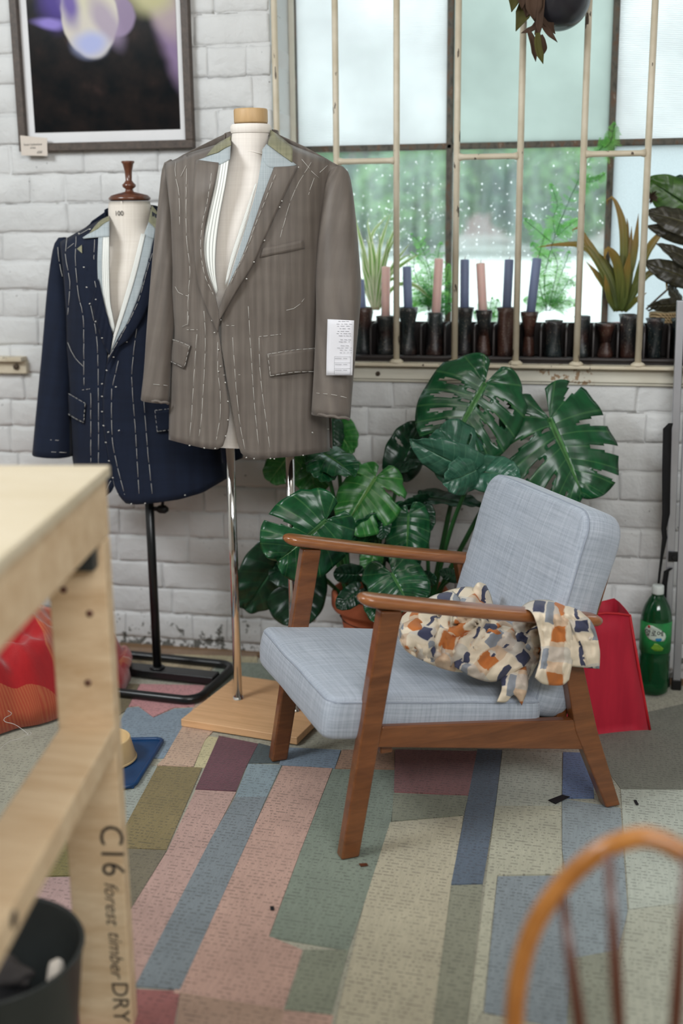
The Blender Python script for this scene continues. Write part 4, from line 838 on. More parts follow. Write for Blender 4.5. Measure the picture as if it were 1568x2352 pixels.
lf('monstera_light',862,1096,792,1206,62,-.34,-.42,roll=12,slots=[(-1,.3,.3,1,2.6),(-1,.55,.45,1,2.),(1,.3,.5,1,1.6)],droop=.06,curl=.2,lobe=.8,asym=(.85,1.25),stalk=(868,1330))
lf('monstera',748,1195,640,1292,82,-.60,-.66,roll=-12,slots=[(1,.5,.35,1,2.2)],droop=.12,curl=.3,lobe=.85,stalk=(770,1330))
lf('monstera_dark',650,1272,562,1404,62,-.33,-.36,roll=-20,droop=.08,curl=.25,lobe=.7,stalk=(800,1370))
lf('monstera_dark',678,1302,676,1432,66,-.30,-.36,roll=5,droop=.1,curl=.3,lobe=1.0,stalk=(805,1370))
lf('monstera_dark',640,1310,700,1330,34,-.36,-.4,roll=-50,droop=.2,curl=.4,lobe=.8)
lf('monstera_light',668,1042,618,1103,38,-.30,-.34,roll=22,droop=.05,lobe=.6,stalk=(765,1320))
lf('monstera_light',712,1042,722,1126,46,-.26,-.3,roll=-10,slots=[(1,.45,.35,1,2.)],droop=.05,lobe=.8,stalk=(790,1330))
lf('monstera',742,1042,812,1078,40,-.38,-.44,roll=-40,droop=.2,cup=.3,curl=.4,lobe=1.1,stalk=(780,1330))
lf('monstera',745,1044,742,1094,34,-.38,-.46,roll=-20,droop=.2,curl=.5,lobe=.9)
lf('monstera_light',764,972,808,1038,36,-.2,-.26,roll=14,droop=.05,lobe=.9,stalk=(800,1320))
lf('monstera_dark',764,968,768,1032,26,-.24,-.28,roll=-25,lobe=.9)
lf('monstera_light',764,1050,800,1052,26,-.2,-.24,roll=-20,lobe=1.0)
lf('monstera_light',810,1066,828,1095,15,-.22,-.26,roll=10,lobe=.8)
lf('monstera_dark',838,1165,756,1196,40,-.26,-.3,roll=-15,lobe=.9,stalk=(850,1330))
lf('monstera',874,1204,796,1230,36,-.36,-.42,roll=-44,cup=.3,lobe=1.0,stalk=(870,1330))
lf('monstera_dark',880,1196,876,1236,18,-.38,-.42,roll=30,lobe=1.0)
lf('monstera',938,1180,932,1296,46,-.34,-.38,roll=4,droop=.1,curl=.3,lobe=.9,stalk=(950,1340))
lf('monstera_dark',966,1165,978,1222,26,-.3,-.33,roll=20,lobe=.9)
lf('monstera_dark',976,1148,908,1170,20,-.3,-.36,roll=-55,lobe=.8)
lf('monstera',900,1318,938,1386,60,-.48,-.53,roll=-6,droop=.08,curl=.22,lobe=1.12,stalk=(880,1370))
lf('monstera_dark',820,1320,768,1318,22,-.42,-.45,roll=-18,lobe=1.0,stalk=(850,1372))
lf('monstera_dark',822,1356,774,1395,22,-.44,-.48,roll=10,lobe=1.0,stalk=(850,1382))
lf('monstera',862,1370,884,1432,30,-.46,-.5,roll=-22,lobe=.9,stalk=(870,1378))
lf('monstera_dark',974,1326,1000,1334,15,-.42,-.44,roll=20,lobe=.9,stalk=(950,1360))
lf('monstera_light',858,1270,846,1324,25,-.3,-.34,roll=-10,lobe=1.0,stalk=(862,1350))
lf('monstera_dark',1048,1326,1010,1312,14,-.34,-.36,roll=10,lobe=.9,stalk=(1000,1370))
lf('monstera_dark',872,1255,838,1300,28,-.24,-.28,roll=10,lobe=1.0,stalk=(880,1340))
lf('monstera_dark',905,1265,960,1300,30,-.22,-.26,roll=-10,lobe=1.0,stalk=(900,1340))
lf('monstera_dark',905,1225,945,1252,24,-.24,-.28,roll=-25,lobe=1.0,stalk=(900,1340))
for P0,sk in LV:
    if not sk: continue
    foot=at(*sk,y=-.22); foot.x=pc[0]+max(-.12,min(.12,foot.x-pc[0])); foot.y=pc[1]+max(-.1,min(.1,foot.y-pc[1])); foot.z=.226
    mid=(foot+P0)/2; rise=(P0.z-foot.z); mid=foot*.45+P0*.55+V((0,.0,.18*abs(rise)*.4+.02)); c=[tuple(p) for p in smooth_poly([tuple(foot),tuple(foot*.72+mid*.28+V((0,0,.02))),tuple(mid),tuple(P0)],14)]
    h=max(0,min(1,(P0.z-.3)/.5)); b=MB(); b.tube(c,[.0055+.003*h-(.0025)*i/14 for i in range(15)],8); b.build('leaf_stalk','petiole',mo)

# ------------------------------------------------------------------ things on the window sill
SZ=.966
tr=thing('compartment_tray','long dark brown plastic tray with upright dividers on the sill','tray',(-.25,.07,SZ))
b=MB(); b.box((-.775,.005,SZ),(.48,.125,SZ+.014)); b.box((-.775,.116,SZ+.014),(.48,.125,SZ+.113)); b.tube([(-.775,.006,SZ+.013),(.48,.006,SZ+.013)],.0075,8); b.build('tray_body','tray',tr,bevel=.002)
for px in(853,968,1023,1090,1134,1190,1242,1300,1362,1418,1478,1535,1592):
    x=at(px,790,y=.03).x; b=MB(); prof=[(.012,SZ+.013),(.117,SZ+.013),(.117,SZ+.112),(.035,SZ+.112),(.02,SZ+.104),(.012,SZ+.09)]
    m=len(prof); b.add([(x-.003,y,z) for y,z in prof]+[(x+.003,y,z) for y,z in prof],[tuple(range(m)),tuple(range(2*m-1,m-1,-1))]+[(i,m+i,m+(i+1)%m,(i+1)%m) for i in range(m)]); b.build('divider','tray',tr,bevel=.0015)
ZT=SZ+.0145
HOLD=[(833,702,26,18,22,'behind the brown sleeve, first from the left'),(885,722,24,15,20,'holding the leftmost pink candle'),(938,702,25,16,20,'holding the second blue candle from the left, coppery flank'),(999,714,19,18,22,'holding the tall pink candle'),(1066,702,22,16,20,'half hidden behind the fourth bar'),(1110,708,23,14,21,'with pale rim holding the leaning pink candle'),(1161,702,22,21,21,'straight sided, left of the fifth bar'),(1214,712,23,13,15,'flaring to a wide top, right of the fifth bar'),(1271,732,21,19,21,'empty squat one with reddish foot'),(1336,722,21,17,23,'half hidden behind the sixth bar'),(1391,738,25,12,18,'with pale oval rim, shortest of the empty ones'),(1441,718,21,18,18,'tallest empty one, in front of the strap leaved plant'),(1503,727,21,16,15,'narrow glittering one below the rope basket'),(1562,727,22,18,20,'at the right end of the tray')]
HX=[]
for i,(px,ty,rt,rm,rb,lb) in enumerate(HOLD):
    c=at(px,770,y=.065); top=at(px,ty+4,y=.065).z; k=.95/770; H=top-ZT; rnd=random.Random(40+i); fac=[1+rnd.uniform(-.14,.14) for _ in range(9)]
    t=thing('candle_holder','rough dark glazed candle holder '+lb,'candle holder',(c.x,.065,ZT),'dark ceramic candle holders in the tray')
    pr=[(rb*k*.95,0),(rb*k*1.05,.006),(rb*k,H*.15),(rm*k,H*.42),(rm*k*1.03,H*.6),(rt*k*.93,H*.9),(rt*k,H),(rt*k*.8,H+.001),(rt*k*.72,H-.012),(rt*k*.6,H*.45)]
    b=MB(); b.lathe(pr,(c.x,.065,ZT),18,wob=lambda i_,k_:fac[(k_//2+(i_//3))%9]*(1+.06*nz(k_*.9,i_*.8,i))); b.build('body','glaze',t); HX.append((c.x,top,rt*k))
for (i,tx,ty,m,lb) in((1,886,610,'wax_pink','short pink candle, leftmost of the three pink ones'),(2,934,610,'wax_blue','short slate blue candle right of the leftmost pink one'),(3,1008,592,'wax_pink','tallest pink candle, leaning right beside the glazing bar'),(4,1067,594,'wax_blue','slate blue candle just right of the fourth bar'),(5,1103,602,'wax_pink','pink candle leaning left, rightmost of the three pink ones'),(6,1169,594,'wax_blue','slate blue candle just left of the fifth bar'),(7,1233,591,'wax_blue','slate blue candle leaning right, rightmost of all'),(0,826,640,'wax_blue','slate blue candle half hidden by the brown sleeve')):
    x,top,r=HX[i]; T_=at(tx,ty+2,y=.065); B_=V((x,.065,top-.045)); d=(T_-B_).normalized(); rr=.0136
    t=thing('candle',lb,'candle',tuple(B_)); b=MB(); b.tube([B_,B_+(T_-B_)*.5,T_-d*.003,T_,T_+d*.0005],[rr,rr,rr,rr*.86,.003],20); b.build('wax',m,t)
    b=MB(); b.tube([T_-d*.002,T_+d*.006+V((.001,0,0)),T_+d*.010+V((.003,0,0))],.0012,5); b.build('wick','wick',t)
def ribbon(b,pts,wid,fold=.25,n=18,twist=0.,up=None):
    C_=smooth_poly([tuple(p) for p in pts],n); P=[];U=[]
    for i in range(n+1):
        p=V(C_[i]); t=V(C_[min(i+1,n)])-V(C_[max(i-1,0)]); t.normalize(); f=V(up) if up else V((0,-.9,.45)); s_=t.cross(f)
        if s_.length<1e-3: s_=V((1,0,0))
        s_.normalize(); nn=s_.cross(t); a=i/n; w_=wid*min(1,(1-a)*3.2+.02)*(.6+.4*min(1,a*4)); r=[];u=[]
        for k in(-1,-.5,0,.5,1): r.append(p+s_*(k*w_)+nn*(abs(k)*w_*fold)); u.append((a,k))
        P.append(r);U.append(u)
    b.grid(P,U)
# spider plant
sp=thing('spider_plant','striped spider plant with arching white edged leaves in terracotta pot behind pink candle','plant',(-.655,.178,SZ))
sx_=at(862,730,y=.178).x
b=MB(); b.lathe([(.034,SZ+.001),(.042,SZ+.075),(.048,SZ+.077),(.049,SZ+.105),(.044,SZ+.106),(.041,SZ+.09)],(sx_,.178,0),28,(True,True)); b.build('pot','terracotta',sp)
for L in([(858,712),(840,600),(820,520),(815,492)],[(862,712),(860,600),(845,520),(848,498)],[(860,712),(868,590),(890,510),(900,488)],[(856,712),(840,640),(832,590),(826,575)],[(864,712),(875,620),(905,530),(920,505)],[(866,712),(890,640),(935,600),(975,580)],[(862,712),(850,560),(880,505),(895,492)],[(868,712),(905,660),(950,655),(1001,697)],[(858,712),(838,660),(826,640),(822,660)],[(860,712),(852,640),(848,570),(840,540)],[(864,712),(885,600),(900,560),(912,540)],[(866,712),(900,620),(930,590),(950,586)],[(860,712),(845,670),(830,655),(822,690)],[(864,712),(872,640),(886,580),(890,545)],[(862,712),(880,660),(905,640),(925,660)],[(858,712),(850,650),(838,610),(832,560)],[(863,712),(868,640),(872,560),(868,530)],[(866,712),(882,650),(910,600),(940,560)]):
    y=.178; b=MB(); n=len(L); dy=random.uniform(-.04,.035); pts=[at(px,py,y=y+dy*(i/(n-1))) for i,(px,py) in enumerate(L)]; ribbon(b,pts,.0066,.35); b.build('leaf','spider',sp,solid=.0006)
# asparagus ferns
def plume(b,stem,L,wfrond,n,rnd,dens=7,droopy=.3):
    C_=smooth_poly([tuple(p) for p in stem],n)
    for i in range(2,n+1):
        a=i/n; p=V(C_[i]); t=(V(C_[min(i+1,n)])-V(C_[i-1])).normalized()
        for sgn in(1,-1):
            if rnd.random()<.12: continue
            side=t.cross(V((0,-1,.1))).normalized()*sgn; l=wfrond*(1-a)**.6*rnd.uniform(.6,1.15)+.006; d=(side+t*.55+V((0,rnd.uniform(-.5,.5),-droopy*.3))).normalized()
            q0=p; m=max(3,int(l/.0036))
            for k in range(m):
                q=q0+d*(l*k/m)-V((0,0,droopy*l*(k/m)**2*.5))
                for s2 in(1,-1):
                    e=(d*.7+d.cross(V((0,-1,0)))*s2*.9+V((0,rnd.uniform(-.6,.6),0))).normalized()*(.0105*(1-.5*k/m)); o=e.orthogonal().normalized()*.0013
                    b.add([q-o,q+o,q+e],[(0,1,2)])
def fern(name,label,pot,stems,mat,seed,wf,potmat=None,n=20):
    t=thing('asparagus_fern',label,'plant',pot); rnd=random.Random(seed); b=MB(); s_=MB()
    for L in stems:
        m=len(L); dy=rnd.uniform(-.035,.035); pts=[at(px,py,y=pot[1]+dy*(i/(m-1))) for i,(px,py) in enumerate(L)]; s_.tube([tuple(p) for p in smooth_poly([tuple(p) for p in pts],10)],.001,5); plume(b,pts,0,wf*rnd.uniform(.75,1.15),n,rnd)
    stuff(b.build('foliage',mat,t,smooth=False)); stuff(s_.build('stems','petiole',t))
    return t
px_=at(985,735,y=.185).x
t=fern('f','feathery asparagus fern in terracotta pot between tall pink candle and glazing bar',(px_,.185,SZ),[[(985,715),(990,640),(965,560),(945,540)],[(985,715),(1000,640),(1005,590),(1012,560)],[(985,715),(970,660),(940,640),(925,650)],[(985,715),(1005,670),(1025,640),(1030,610)],[(985,715),(960,650),(950,600),(975,548)],[(985,715),(985,670),(980,620),(960,590)],[(985,715),(1000,690),(1020,680),(1034,690)],[(985,715),(965,690),(950,690),(944,700)]],'fern',5,.045)
b=MB(); b.lathe([(.034,SZ+.001),(.044,SZ+.075),(.050,SZ+.077),(.051,SZ+.103),(.046,SZ+.104),(.043,SZ+.09)],(px_,.185,0),28,(True,True)); b.build('pot','terracotta',t)
px_=at(1262,735,y=.185).x
t=fern('f','tall feathery asparagus fern climbing beside rightmost blue candle',(px_,.185,SZ),[[(1255,715),(1250,640),(1275,540),(1325,420),(1365,350),(1385,335)],[(1255,715),(1240,660),(1235,600),(1245,560),(1250,540)],[(1260,715),(1270,660),(1280,610),(1270,580)],[(1262,715),(1290,670),(1310,640),(1316,655)],[(1255,715),(1225,690),(1205,690)],[(1265,715),(1300,690),(1318,700)],[(1258,715),(1250,670),(1250,620),(1262,600)],[(1262,715),(1285,640),(1300,600),(1306,580)],[(1275,545),(1270,500),(1280,470),(1265,425)],[(1270,560),(1235,530),(1205,505)],[(1275,545),(1305,520),(1325,505)],[(1365,350),(1400,330),(1410,285)],[(1325,420),(1370,415),(1385,400)],[(1262,600),(1230,570),(1222,560)]],'fern',8,.04)
b=MB(); b.lathe([(.036,SZ+.001),(.046,SZ+.07),(.048,SZ+.09),(.043,SZ+.09)],(px_,.185,0),28,(True,True)); b.build('pot','terracotta',t)
fern('f','low bushy asparagus fern between the pink and blue candles',(at(1120,735,y=.2).x,.2,SZ),[[(1120,738),(1112,715),(1100,700)],[(1120,738),(1125,710),(1128,685)],[(1120,738),(1135,715),(1142,690)],[(1120,738),(1100,725),(1090,718)],[(1120,738),(1140,725),(1146,720)]],'fern',13,.03,n=9)
fern('f','dense dark asparagus fern low behind the second and third bars',(at(1030,735,y=.15).x,.15,SZ),[[(1020,738),(1012,700),(1000,660)],[(1022,738),(1030,700),(1032,650)],[(1018,738),(990,710),(966,690)],[(1020,738),(1000,690),(975,660)]],'fern_dark',14,.04,n=10)
# bromeliad
by_=.187; bx_=at(1425,740,y=by_).x
br=thing('bromeliad_plant','strap leaved olive yellow bromeliad in red pot inside white pot','plant',(bx_,by_,SZ))
b=MB(); b.lathe([(.046,SZ+.001),(.051,SZ+.09),(.053,SZ+.098),(.049,SZ+.098),(.046,SZ+.085)],(bx_,by_,0),32,(True,True)); b.build('outer_pot','white_glaze',br)
b=MB(); b.lathe([(.042,SZ+.087),(.045,SZ+.104),(.042,SZ+.106),(.04,SZ+.1)],(bx_,by_,0),32,(True,True)); b.build('inner_pot','red_plastic',br)
BF=by_-.06
for L,w_,yt in(([(1418,715),(1390,640),(1345,570),(1285,562),(1232,568)],.009,-.01),([(1420,715),(1400,640),(1350,560),(1330,525),(1312,530),(1316,535)],.012,0.),([(1422,715),(1428,640),(1432,580),(1428,510),(1408,455),(1392,462),(1394,472)],.012,.02),([(1428,715),(1445,640),(1448,560),(1450,520)],.010,.03),([(1430,715),(1440,650),(1455,590),(1466,490)],.010,.02),([(1426,710),(1425,660),(1415,600),(1395,572),(1388,590),(1392,596)],.014,-.05),([(1432,715),(1455,670),(1485,580),(1530,525),(1558,530)],.012,-.02),([(1434,715),(1470,650),(1500,625),(1528,640),(1530,670)],.010,-.03),([(1414,715),(1395,670),(1370,630),(1345,600)],.009,.03),([(1420,715),(1415,650),(1390,605),(1350,575),(1300,560)],.010,.05),([(1436,715),(1460,690),(1485,672)],.008,-.04),([(1412,715),(1400,690),(1394,665),(1388,630)],.008,-.02),([(1430,712),(1436,600),(1441,520),(1438,500)],.009,.05),([(1424,715),(1432,690),(1440,620),(1446,575)],.012,-.02)):
    m=len(L); pts=[at(x,y,y=by_+(yt)*(i/(m-1))) for i,(x,y) in enumerate(L)]; b=MB(); ribbon(b,pts,w_,.3,22); b.build('leaf','brom',br,solid=.0008)
# dark broad leaved plant in a rope basket
fy=.182; fx=at(1527,740,y=fy).x
fg=thing('fig_plant','dark broad leaved plant in tan rope basket at right end of sill','plant',(fx,fy,SZ))
b=MB(); 
for i in range(9): b.tube([(fx+.044*math.cos(q)*(1+.012*i*.4),fy+.044*math.sin(q)*(1+.012*i*.4),SZ+.075+.0078*i) for q in [2*PI*k/32 for k in range(34)]],.0046,6,False)
b.lathe([(.04,SZ+.001),(.042,SZ+.12),(.041,SZ+.14)],(fx,fy,0),24,(True,True)); b.build('basket','rope',fg)
for L in([(1540,690),(1560,640),(1590,560)],[(1535,690),(1480,715),(1560,640)],[(1540,690),(1575,560),(1590,470)]):
    b=MB(); b.tube([tuple(p) for p in smooth_poly([tuple(at(x,y,y=fy)) for x,y in L],10)],.003,7); b.build('stem','dried',fg)
for a,k in((('fig_leaf',1600,486,1488,410,42,fy,fy-.01),dict(roll=-10)),(('dark_leaf',1604,520,1486,482,30,fy-.02,fy-.04),dict(roll=10)),(('dark_leaf',1596,548,1486,520,20,fy,fy-.03),dict(roll=-20)),(('dark_leaf',1606,612,1512,556,19,fy-.02,fy-.05),dict(roll=10)),(('dark_leaf',1580,640,1480,600,25,fy-.03,fy-.06),dict(roll=0)),(('dark_leaf',1560,700,1490,705,16,fy-.03,fy-.06),dict(roll=-30)),(('monstera_dark',1600,440,1548,412,26,fy+.03,fy+.02),dict(roll=10)),(('dark_leaf',1560,690,1536,655,14,fy-.02,fy-.03),dict(roll=20))):
    leaf(*a,**k,droop=.1,curl=.3,lobe=.7,parent=fg)
b=MB(); q=at(1496,452,y=fy-.05)
for i in range(40):
    a=random.uniform(0,2*PI); l=random.uniform(.012,.028); d=V((math.cos(a)*.8,-.5,math.sin(a))).normalized()*l; o=d.orthogonal().normalized()*.002; b.add([q-o,q+o,q+d*.6+o*1.5,q+d,q+d*.6-o*1.5],[(0,1,2,3,4)])
b.build('dried_flower_head','dried',fg,smooth=False)
# hanging dark planter with dried plant
hy=-.11; hc=at(1283,-5,y=hy); hr=.085
hp=thing('hanging_planter','round dark glazed hanging planter in front of the window bars','planter',(hc.x,hy,hc.z))
b=MB(); b.lathe([(hr*math.sin(q),-hr*math.cos(q)) for q in [i*PI*.72/22+.02 for i in range(23)]]+[(hr*.72,hr*.58),(hr*.6,hr*.5)],(hc.x,hy,hc.z),36); b.build('bowl','pot_black',hp)
for a in(0,2.1,4.2):
    b=MB(); b.tube([(hc.x+hr*.74*math.cos(a),hy+hr*.74*math.sin(a),hc.z+.058),(hc.x,hy,2.35),(hc.x,hy,3.0)],.0015,5); b.build('cord','black_web',hp)
dp=thing('dried_plant','withered brown plant hanging upside down beside the round dark planter','plant',(hc.x-.07,hy-.05,hc.z+.05))
dy_=hy-.06
for i,(L,w_,m) in enumerate((([(1190,-60),(1182,0),(1174,28)],.011,'dried_green'),([(1215,-60),(1212,10),(1184,72)],.016,'dried_green'),([(1205,-60),(1200,0),(1198,22)],.010,'dried'),([(1240,-60),(1250,20),(1262,60),(1275,78)],.015,'dried'),([(1255,-60),(1262,20),(1264,70)],.012,'dried'),([(1225,-60),(1226,20),(1228,50)],.016,'dried'),([(1236,30),(1255,70),(1280,97)],.006,'dried'),([(1213,70),(1224,100),(1230,142)],.006,'dried'),([(1235,75),(1236,110),(1247,147)],.007,'dried_green'),([(1242,80),(1250,110),(1249,124)],.005,'dried'),([(1240,40),(1225,66),(1196,76)],.006,'dried'),([(1246,-20),(1240,40),(1236,88)],.007,'dried'),([(1220,-40),(1216,10),(1208,40)],.014,'dried'),([(1268,-40),(1258,0),(1250,44)],.010,'dried'))):
    pts=[at(x,y,y=dy_+.02*math.sin(i*2.1)+.008*j) for j,(x,y) in enumerate(L)]; b=MB(); ribbon(b,pts,w_*1.35,.6,10); b.build('withered_leaf',m,dp,solid=.0015)
b=MB(); b.tube([tuple(at(1230,80,y=dy_)),tuple(at(1236,20,y=dy_)),tuple(at(1240,-60,y=dy_)),(hc.x,hy,hc.z+.22)],.004,6); b.build('stalk','dried',dp)

# ------------------------------------------------------------------ beside the armchair: bag, bottle, folded stand
bgt=thing('shopping_bag','red reusable shopping bag standing open behind the armchair','bag',(.03,-.46,0))
A_=V((.183,-.43,0)); e1=V((-.93,-.36,0)).normalized(); e2=V((-.36,.93,0)).normalized()
def bp(a,d,z): return A_+e1*a+e2*d+V((0,0,z))
b=MB(); P=[];lv=[0,.03,.1,.2,.29,.345]; U=[]
for z in lv:
    t=z/.345; r=[]; W_=.40-.06*t; x0=.075*t; D=.15-.035*t
    for (fa,fd) in [(i/8,0) for i in range(8)]+[(1,i/3) for i in range(3)]+[(1-i/8,1) for i in range(8)]+[(0,1-i/3) for i in range(4)]:
        p=bp(x0+W_*fa,D*fd,z+(.012*math.sin(fa*7+fd*2) if z>.3 else 0)+(.010*math.sin(PI*fa) if z==0 else 0)*0); p+=e2*(.010*nz(fa*3,z*9,fd)-.012*math.sin(PI*fa)*math.sin(PI*min(1,t))*(1 if fd==0 else -1 if fd==1 else 0)); r.append(p)
    P.append(r)
b.grid(P); n_=len(P[0]); b.f.append(tuple(range(n_-1))); b.build('bag_body','red_bag',bgt,solid=.0016)
b=MB(); b.tube([bp(-.001,0,.0),bp(.0175,.0,.08),bp(.0375,0,.17),bp(.0755,0,.345)],.004,7); b.build('edge_binding','red_trim',bgt)
b=MB(); b.tube([tuple(bp(.075+.34*i/10,-.001,.343+.012*math.sin(i/10*7))) for i in range(11)],.0035,6); b.build('rim_binding','red_trim',bgt)
for d in(.01,.105):
    b=MB(); P=[]
    for i in range(13):
        a=PI*i/12; p=bp(.24-.06*math.cos(a),d,.335-.02*math.sin(a)); P.append([p+V((0,0,.012)),p-V((0,0,.012))])
    b.grid(P); b.build('handle','red_bag',bgt,solid=.002)
bx,by2=.201,-.146
bo=thing('drink_bottle','green plastic drink bottle with white cap and korean label on the floor','bottle',(bx,by2,.005))
R_=.0455
b=MB(); b.lathe([(.036,.006),(.044,.012),(R_,.03),(R_*.985,.045),(R_,.06),(R_*.975,.075),(R_,.09),(R_*.97,.105),(R_,.12),(R_*.93,.128),(R_,.138),(R_,.235),(R_*.96,.252),(R_*.8,.276),(R_*.55,.298),(.016,.31),(.0145,.317)],(bx,by2,0),40); b.build('bottle_body','bottle_green',bo)
b=MB(); b.lathe([(.017,.313),(.0175,.316),(.0172,.336),(.0155,.339)],(bx,by2,0),30); b.build('cap','cap_white',bo)
b=MB(); b.lathe([(.0182,.309),(.0182,.3125)],(bx,by2,0),24); b.build('neck_ring','bottle_green',bo)
def lab(u,z,o=.0006): q=math.atan2(-CD-by2,0-bx)+u/R_; return V((bx+(R_+o)*math.cos(q),by2+(R_+o)*math.sin(q),z))
def labpoly(pts,name,m,o):
    b=MB(); 
    G=[[lab(x0+(x1-x0)*k/10,z,o) for k in range(11)] for (z,x0,x1) in pts]; b.grid(G); b.build(name,m,bo,solid=.0002)
labpoly([(.14,-.075,.075),(.234,-.075,.075)],'label','label_green',.0006)
labpoly([(.180,-.004,.026),(.186,-.020,.030),(.194,-.028,.032),(.204,-.033,.028),(.214,-.033,.016),(.222,-.028,.002),(.228,-.020,-.010)],'label_patch','label_white',.0010)
labpoly([(.180,.004,.014),(.183,.001,.018),(.187,.000,.019),(.190,.004,.016)],'label_badge','label_blue',.0014)
labpoly([(.219,-.023,-.016),(.227,-.023,-.016)],'label_mark','label_red',.0014)
labpoly([(.150,.000,.022),(.158,-.012,.026),(.168,-.004,.014),(.174,-.002,.006)],'label_leaf_print','label_lime',.0010)
def brush(b,pts,w_=.0011): b.tube([lab(x,z,.0016) for x,z in smooth_poly(pts,10)] if len(pts)>2 else [lab(x,z,.0016) for x,z in pts],w_,6)
b=MB(); cx=-.029; zb=.190
def circ(x,z,r): return [(x+r*math.cos(2*PI*k/12),z+r*1.15*math.sin(2*PI*k/12)) for k in range(13)]
brush(b,circ(-.0255,.2085,.0042)); brush(b,[(-.0175,.214),(-.0175,.2035)]); brush(b,[(-.0175,.209),(-.0145,.209)])
brush(b,[(-.024,.201),(-.018,.201)],.0009); brush(b,[(-.018,.201),(-.018,.1985)],.0009); brush(b,[(-.018,.1985),(-.024,.198)],.0009); brush(b,[(-.024,.198),(-.024,.1955)],.0009); brush(b,[(-.024,.1955),(-.017,.195)],.0009)
brush(b,[(-.009,.212),(-.001,.212)],.001); brush(b,[(-.001,.212),(-.001,.2075)],.001); brush(b,[(-.001,.2075),(-.009,.207)],.001); brush(b,[(-.009,.207),(-.009,.203)],.001); brush(b,[(-.009,.203),(-.0005,.2025)],.001); brush(b,[(-.005,.2025),(-.005,.198)],.001); brush(b,[(-.012,.1975),(.003,.1975)],.001)
brush(b,circ(.0085,.206,.004)); brush(b,[(.0135,.206),(.017,.206)],.001); brush(b,[(.017,.212),(.017,.1975)],.001); brush(b,[(.0205,.213),(.0205,.196)],.001)
b.build('label_lettering','ink',bo)
b=MB()
for k in range(9): b.tube([lab(-.017+.0035*k,.2175-.0003*k,.0016),lab(-.015+.0035*k,.2175-.0003*k,.0016)],.0005,4)
b.build('label_small_print','ink',bo)
fs=thing('folding_stand','folded grey aluminium stand with black strap leaning against right wall','stand',(.27,-.08,0))
def leg(p0,p1,wx,wy,name='upright'):
    b=MB(); p0,p1=V(p0),V(p1); c=[]
    for p in(p0,p1): c+=[p+V((-wx,-wy,0)),p+V((wx,-wy,0)),p+V((wx,wy,0)),p+V((-wx,wy,0))]
    b.hexa(c); return b.build(name,'zinc',fs,bevel=.002)
leg((.240,-.085,.03),(.224,-.08,1.16),.011,.012); leg((.272,-.105,.022),(.25,-.085,1.35),.011,.012); leg((.33,-.09,.03),(.30,-.08,1.35),.012,.012)
for p in((.240,-.085,0),(.272,-.105,0),(.33,-.09,0)):
    b=MB(); b.box((p[0]-.014,p[1]-.015,.003),(p[0]+.014,p[1]+.015,.035)); b.build('rubber_foot','black_plastic',fs,bevel=.003)
b=MB(); b.box((.228,-.105,.40),(.263,-.0975,.43)); b.tube([(.244,-.117,.415),(.244,-.09,.415)],.006,10); b.build('hinge_plate','black_plastic',fs,bevel=.001)
for z in(.06,.075,.42): 
    b=MB(); b.tube([(.241,-.097,z),(.241,-.101,z)],.004,8); b.build('rivet','chrome',fs)
b=MB(); P=[]
for px,py,hw in((1540,972,5),(1532,985,10),(1530,1080,10),(1529,1180,9),(1524,1215,6),(1526,1235,6),(1519,1280,3),(1514,1320,2.5),(1511,1350,2)): P.append([at(px-hw,py,y=-.118),at(px+hw,py,y=-.113)])
b.grid(P); b.build('strap','black_web',fs,solid=.002)
b=MB(); P=[]
for px,py,hw in((1541,1305,4),(1530,1312,6),(1526,1340,6),(1524,1375,6),(1522,1430,5)): P.append([at(px-hw,py,y=-.105),at(px+hw,py,y=-.10)])
b.grid(P); b.build('strap','black_web',fs,solid=.002)

# ------------------------------------------------------------------ left foreground: timber bench
wb=thing('timber_bench','pale timber workbench with C16 stamped leg in left foreground','bench',(-.79,-1.9,0))
c0=V((-.766,-1.874,0)); e1=V((.155,-.988,0)).normalized(); e2=V((-.988,-.155,0)).normalized()
def wp(a,c,z): q=c0+e1*a+e2*c; return (q.x,q.y,z)
def wbox(a0,a1,c0_,c1_,z0,z1,name,m='pine',bev=.003):
    b=MB(); b.hexa([wp(a0,c0_,z0),wp(a0,c1_,z0),wp(a1,c1_,z0),wp(a1,c0_,z0),wp(a0,c0_,z1),wp(a0,c1_,z1),wp(a1,c1_,z1),wp(a1,c0_,z1)]); return b.build(name,m,wb,bevel=bev)
wbox(-.004,.86,-.006,.62,.998,1.016,'bench_top','plank_top',.002)
for a in(.0,.775):
    for cc in(.0,.52): wbox(a+.0,a+.042,cc,cc+.095,.004,.90,'leg')
wbox(.0,.83,.0,.045,.902,.996,'top_rail'); wbox(.0,.83,.57,.615,.902,.996,'top_rail'); wbox(0,.045,.046,.569,.902,.996,'end_rail'); wbox(.78,.825,.046,.569,.902,.996,'end_rail')
wbox(.043,.774,.0,.09,.538,.584,'lower_rail'); wbox(.043,.774,.525,.615,.538,.584,'lower_rail')
b=MB(); b.hexa([wp(.044,.01,.86),wp(.044,.06,.86),wp(.075,.06,.86),wp(.075,.01,.86),wp(.044,.01,.895),wp(.044,.06,.895),wp(.075,.06,.895),wp(.075,.01,.895)]); b.build('corner_bracket','grey_bin',wb,bevel=.003)
def onleg(x,y): # lettering runs down the leg's near face
    q=c0+e1*.0428+e2*(.036-y); return V((q.x,q.y,.405-x))
def stamp(s_,size,x0,y0,it=0.): text_mesh(s_,size,'stamp_lettering','ink',wb,lambda x,y:onleg(x+x0,y+y0),it)
stamp('C16',.058,.05,.0); stamp('forest',.034,.15,.002,.3); stamp('timber',.034,.25,.004,.3); stamp('DRY',.042,.345,.004)
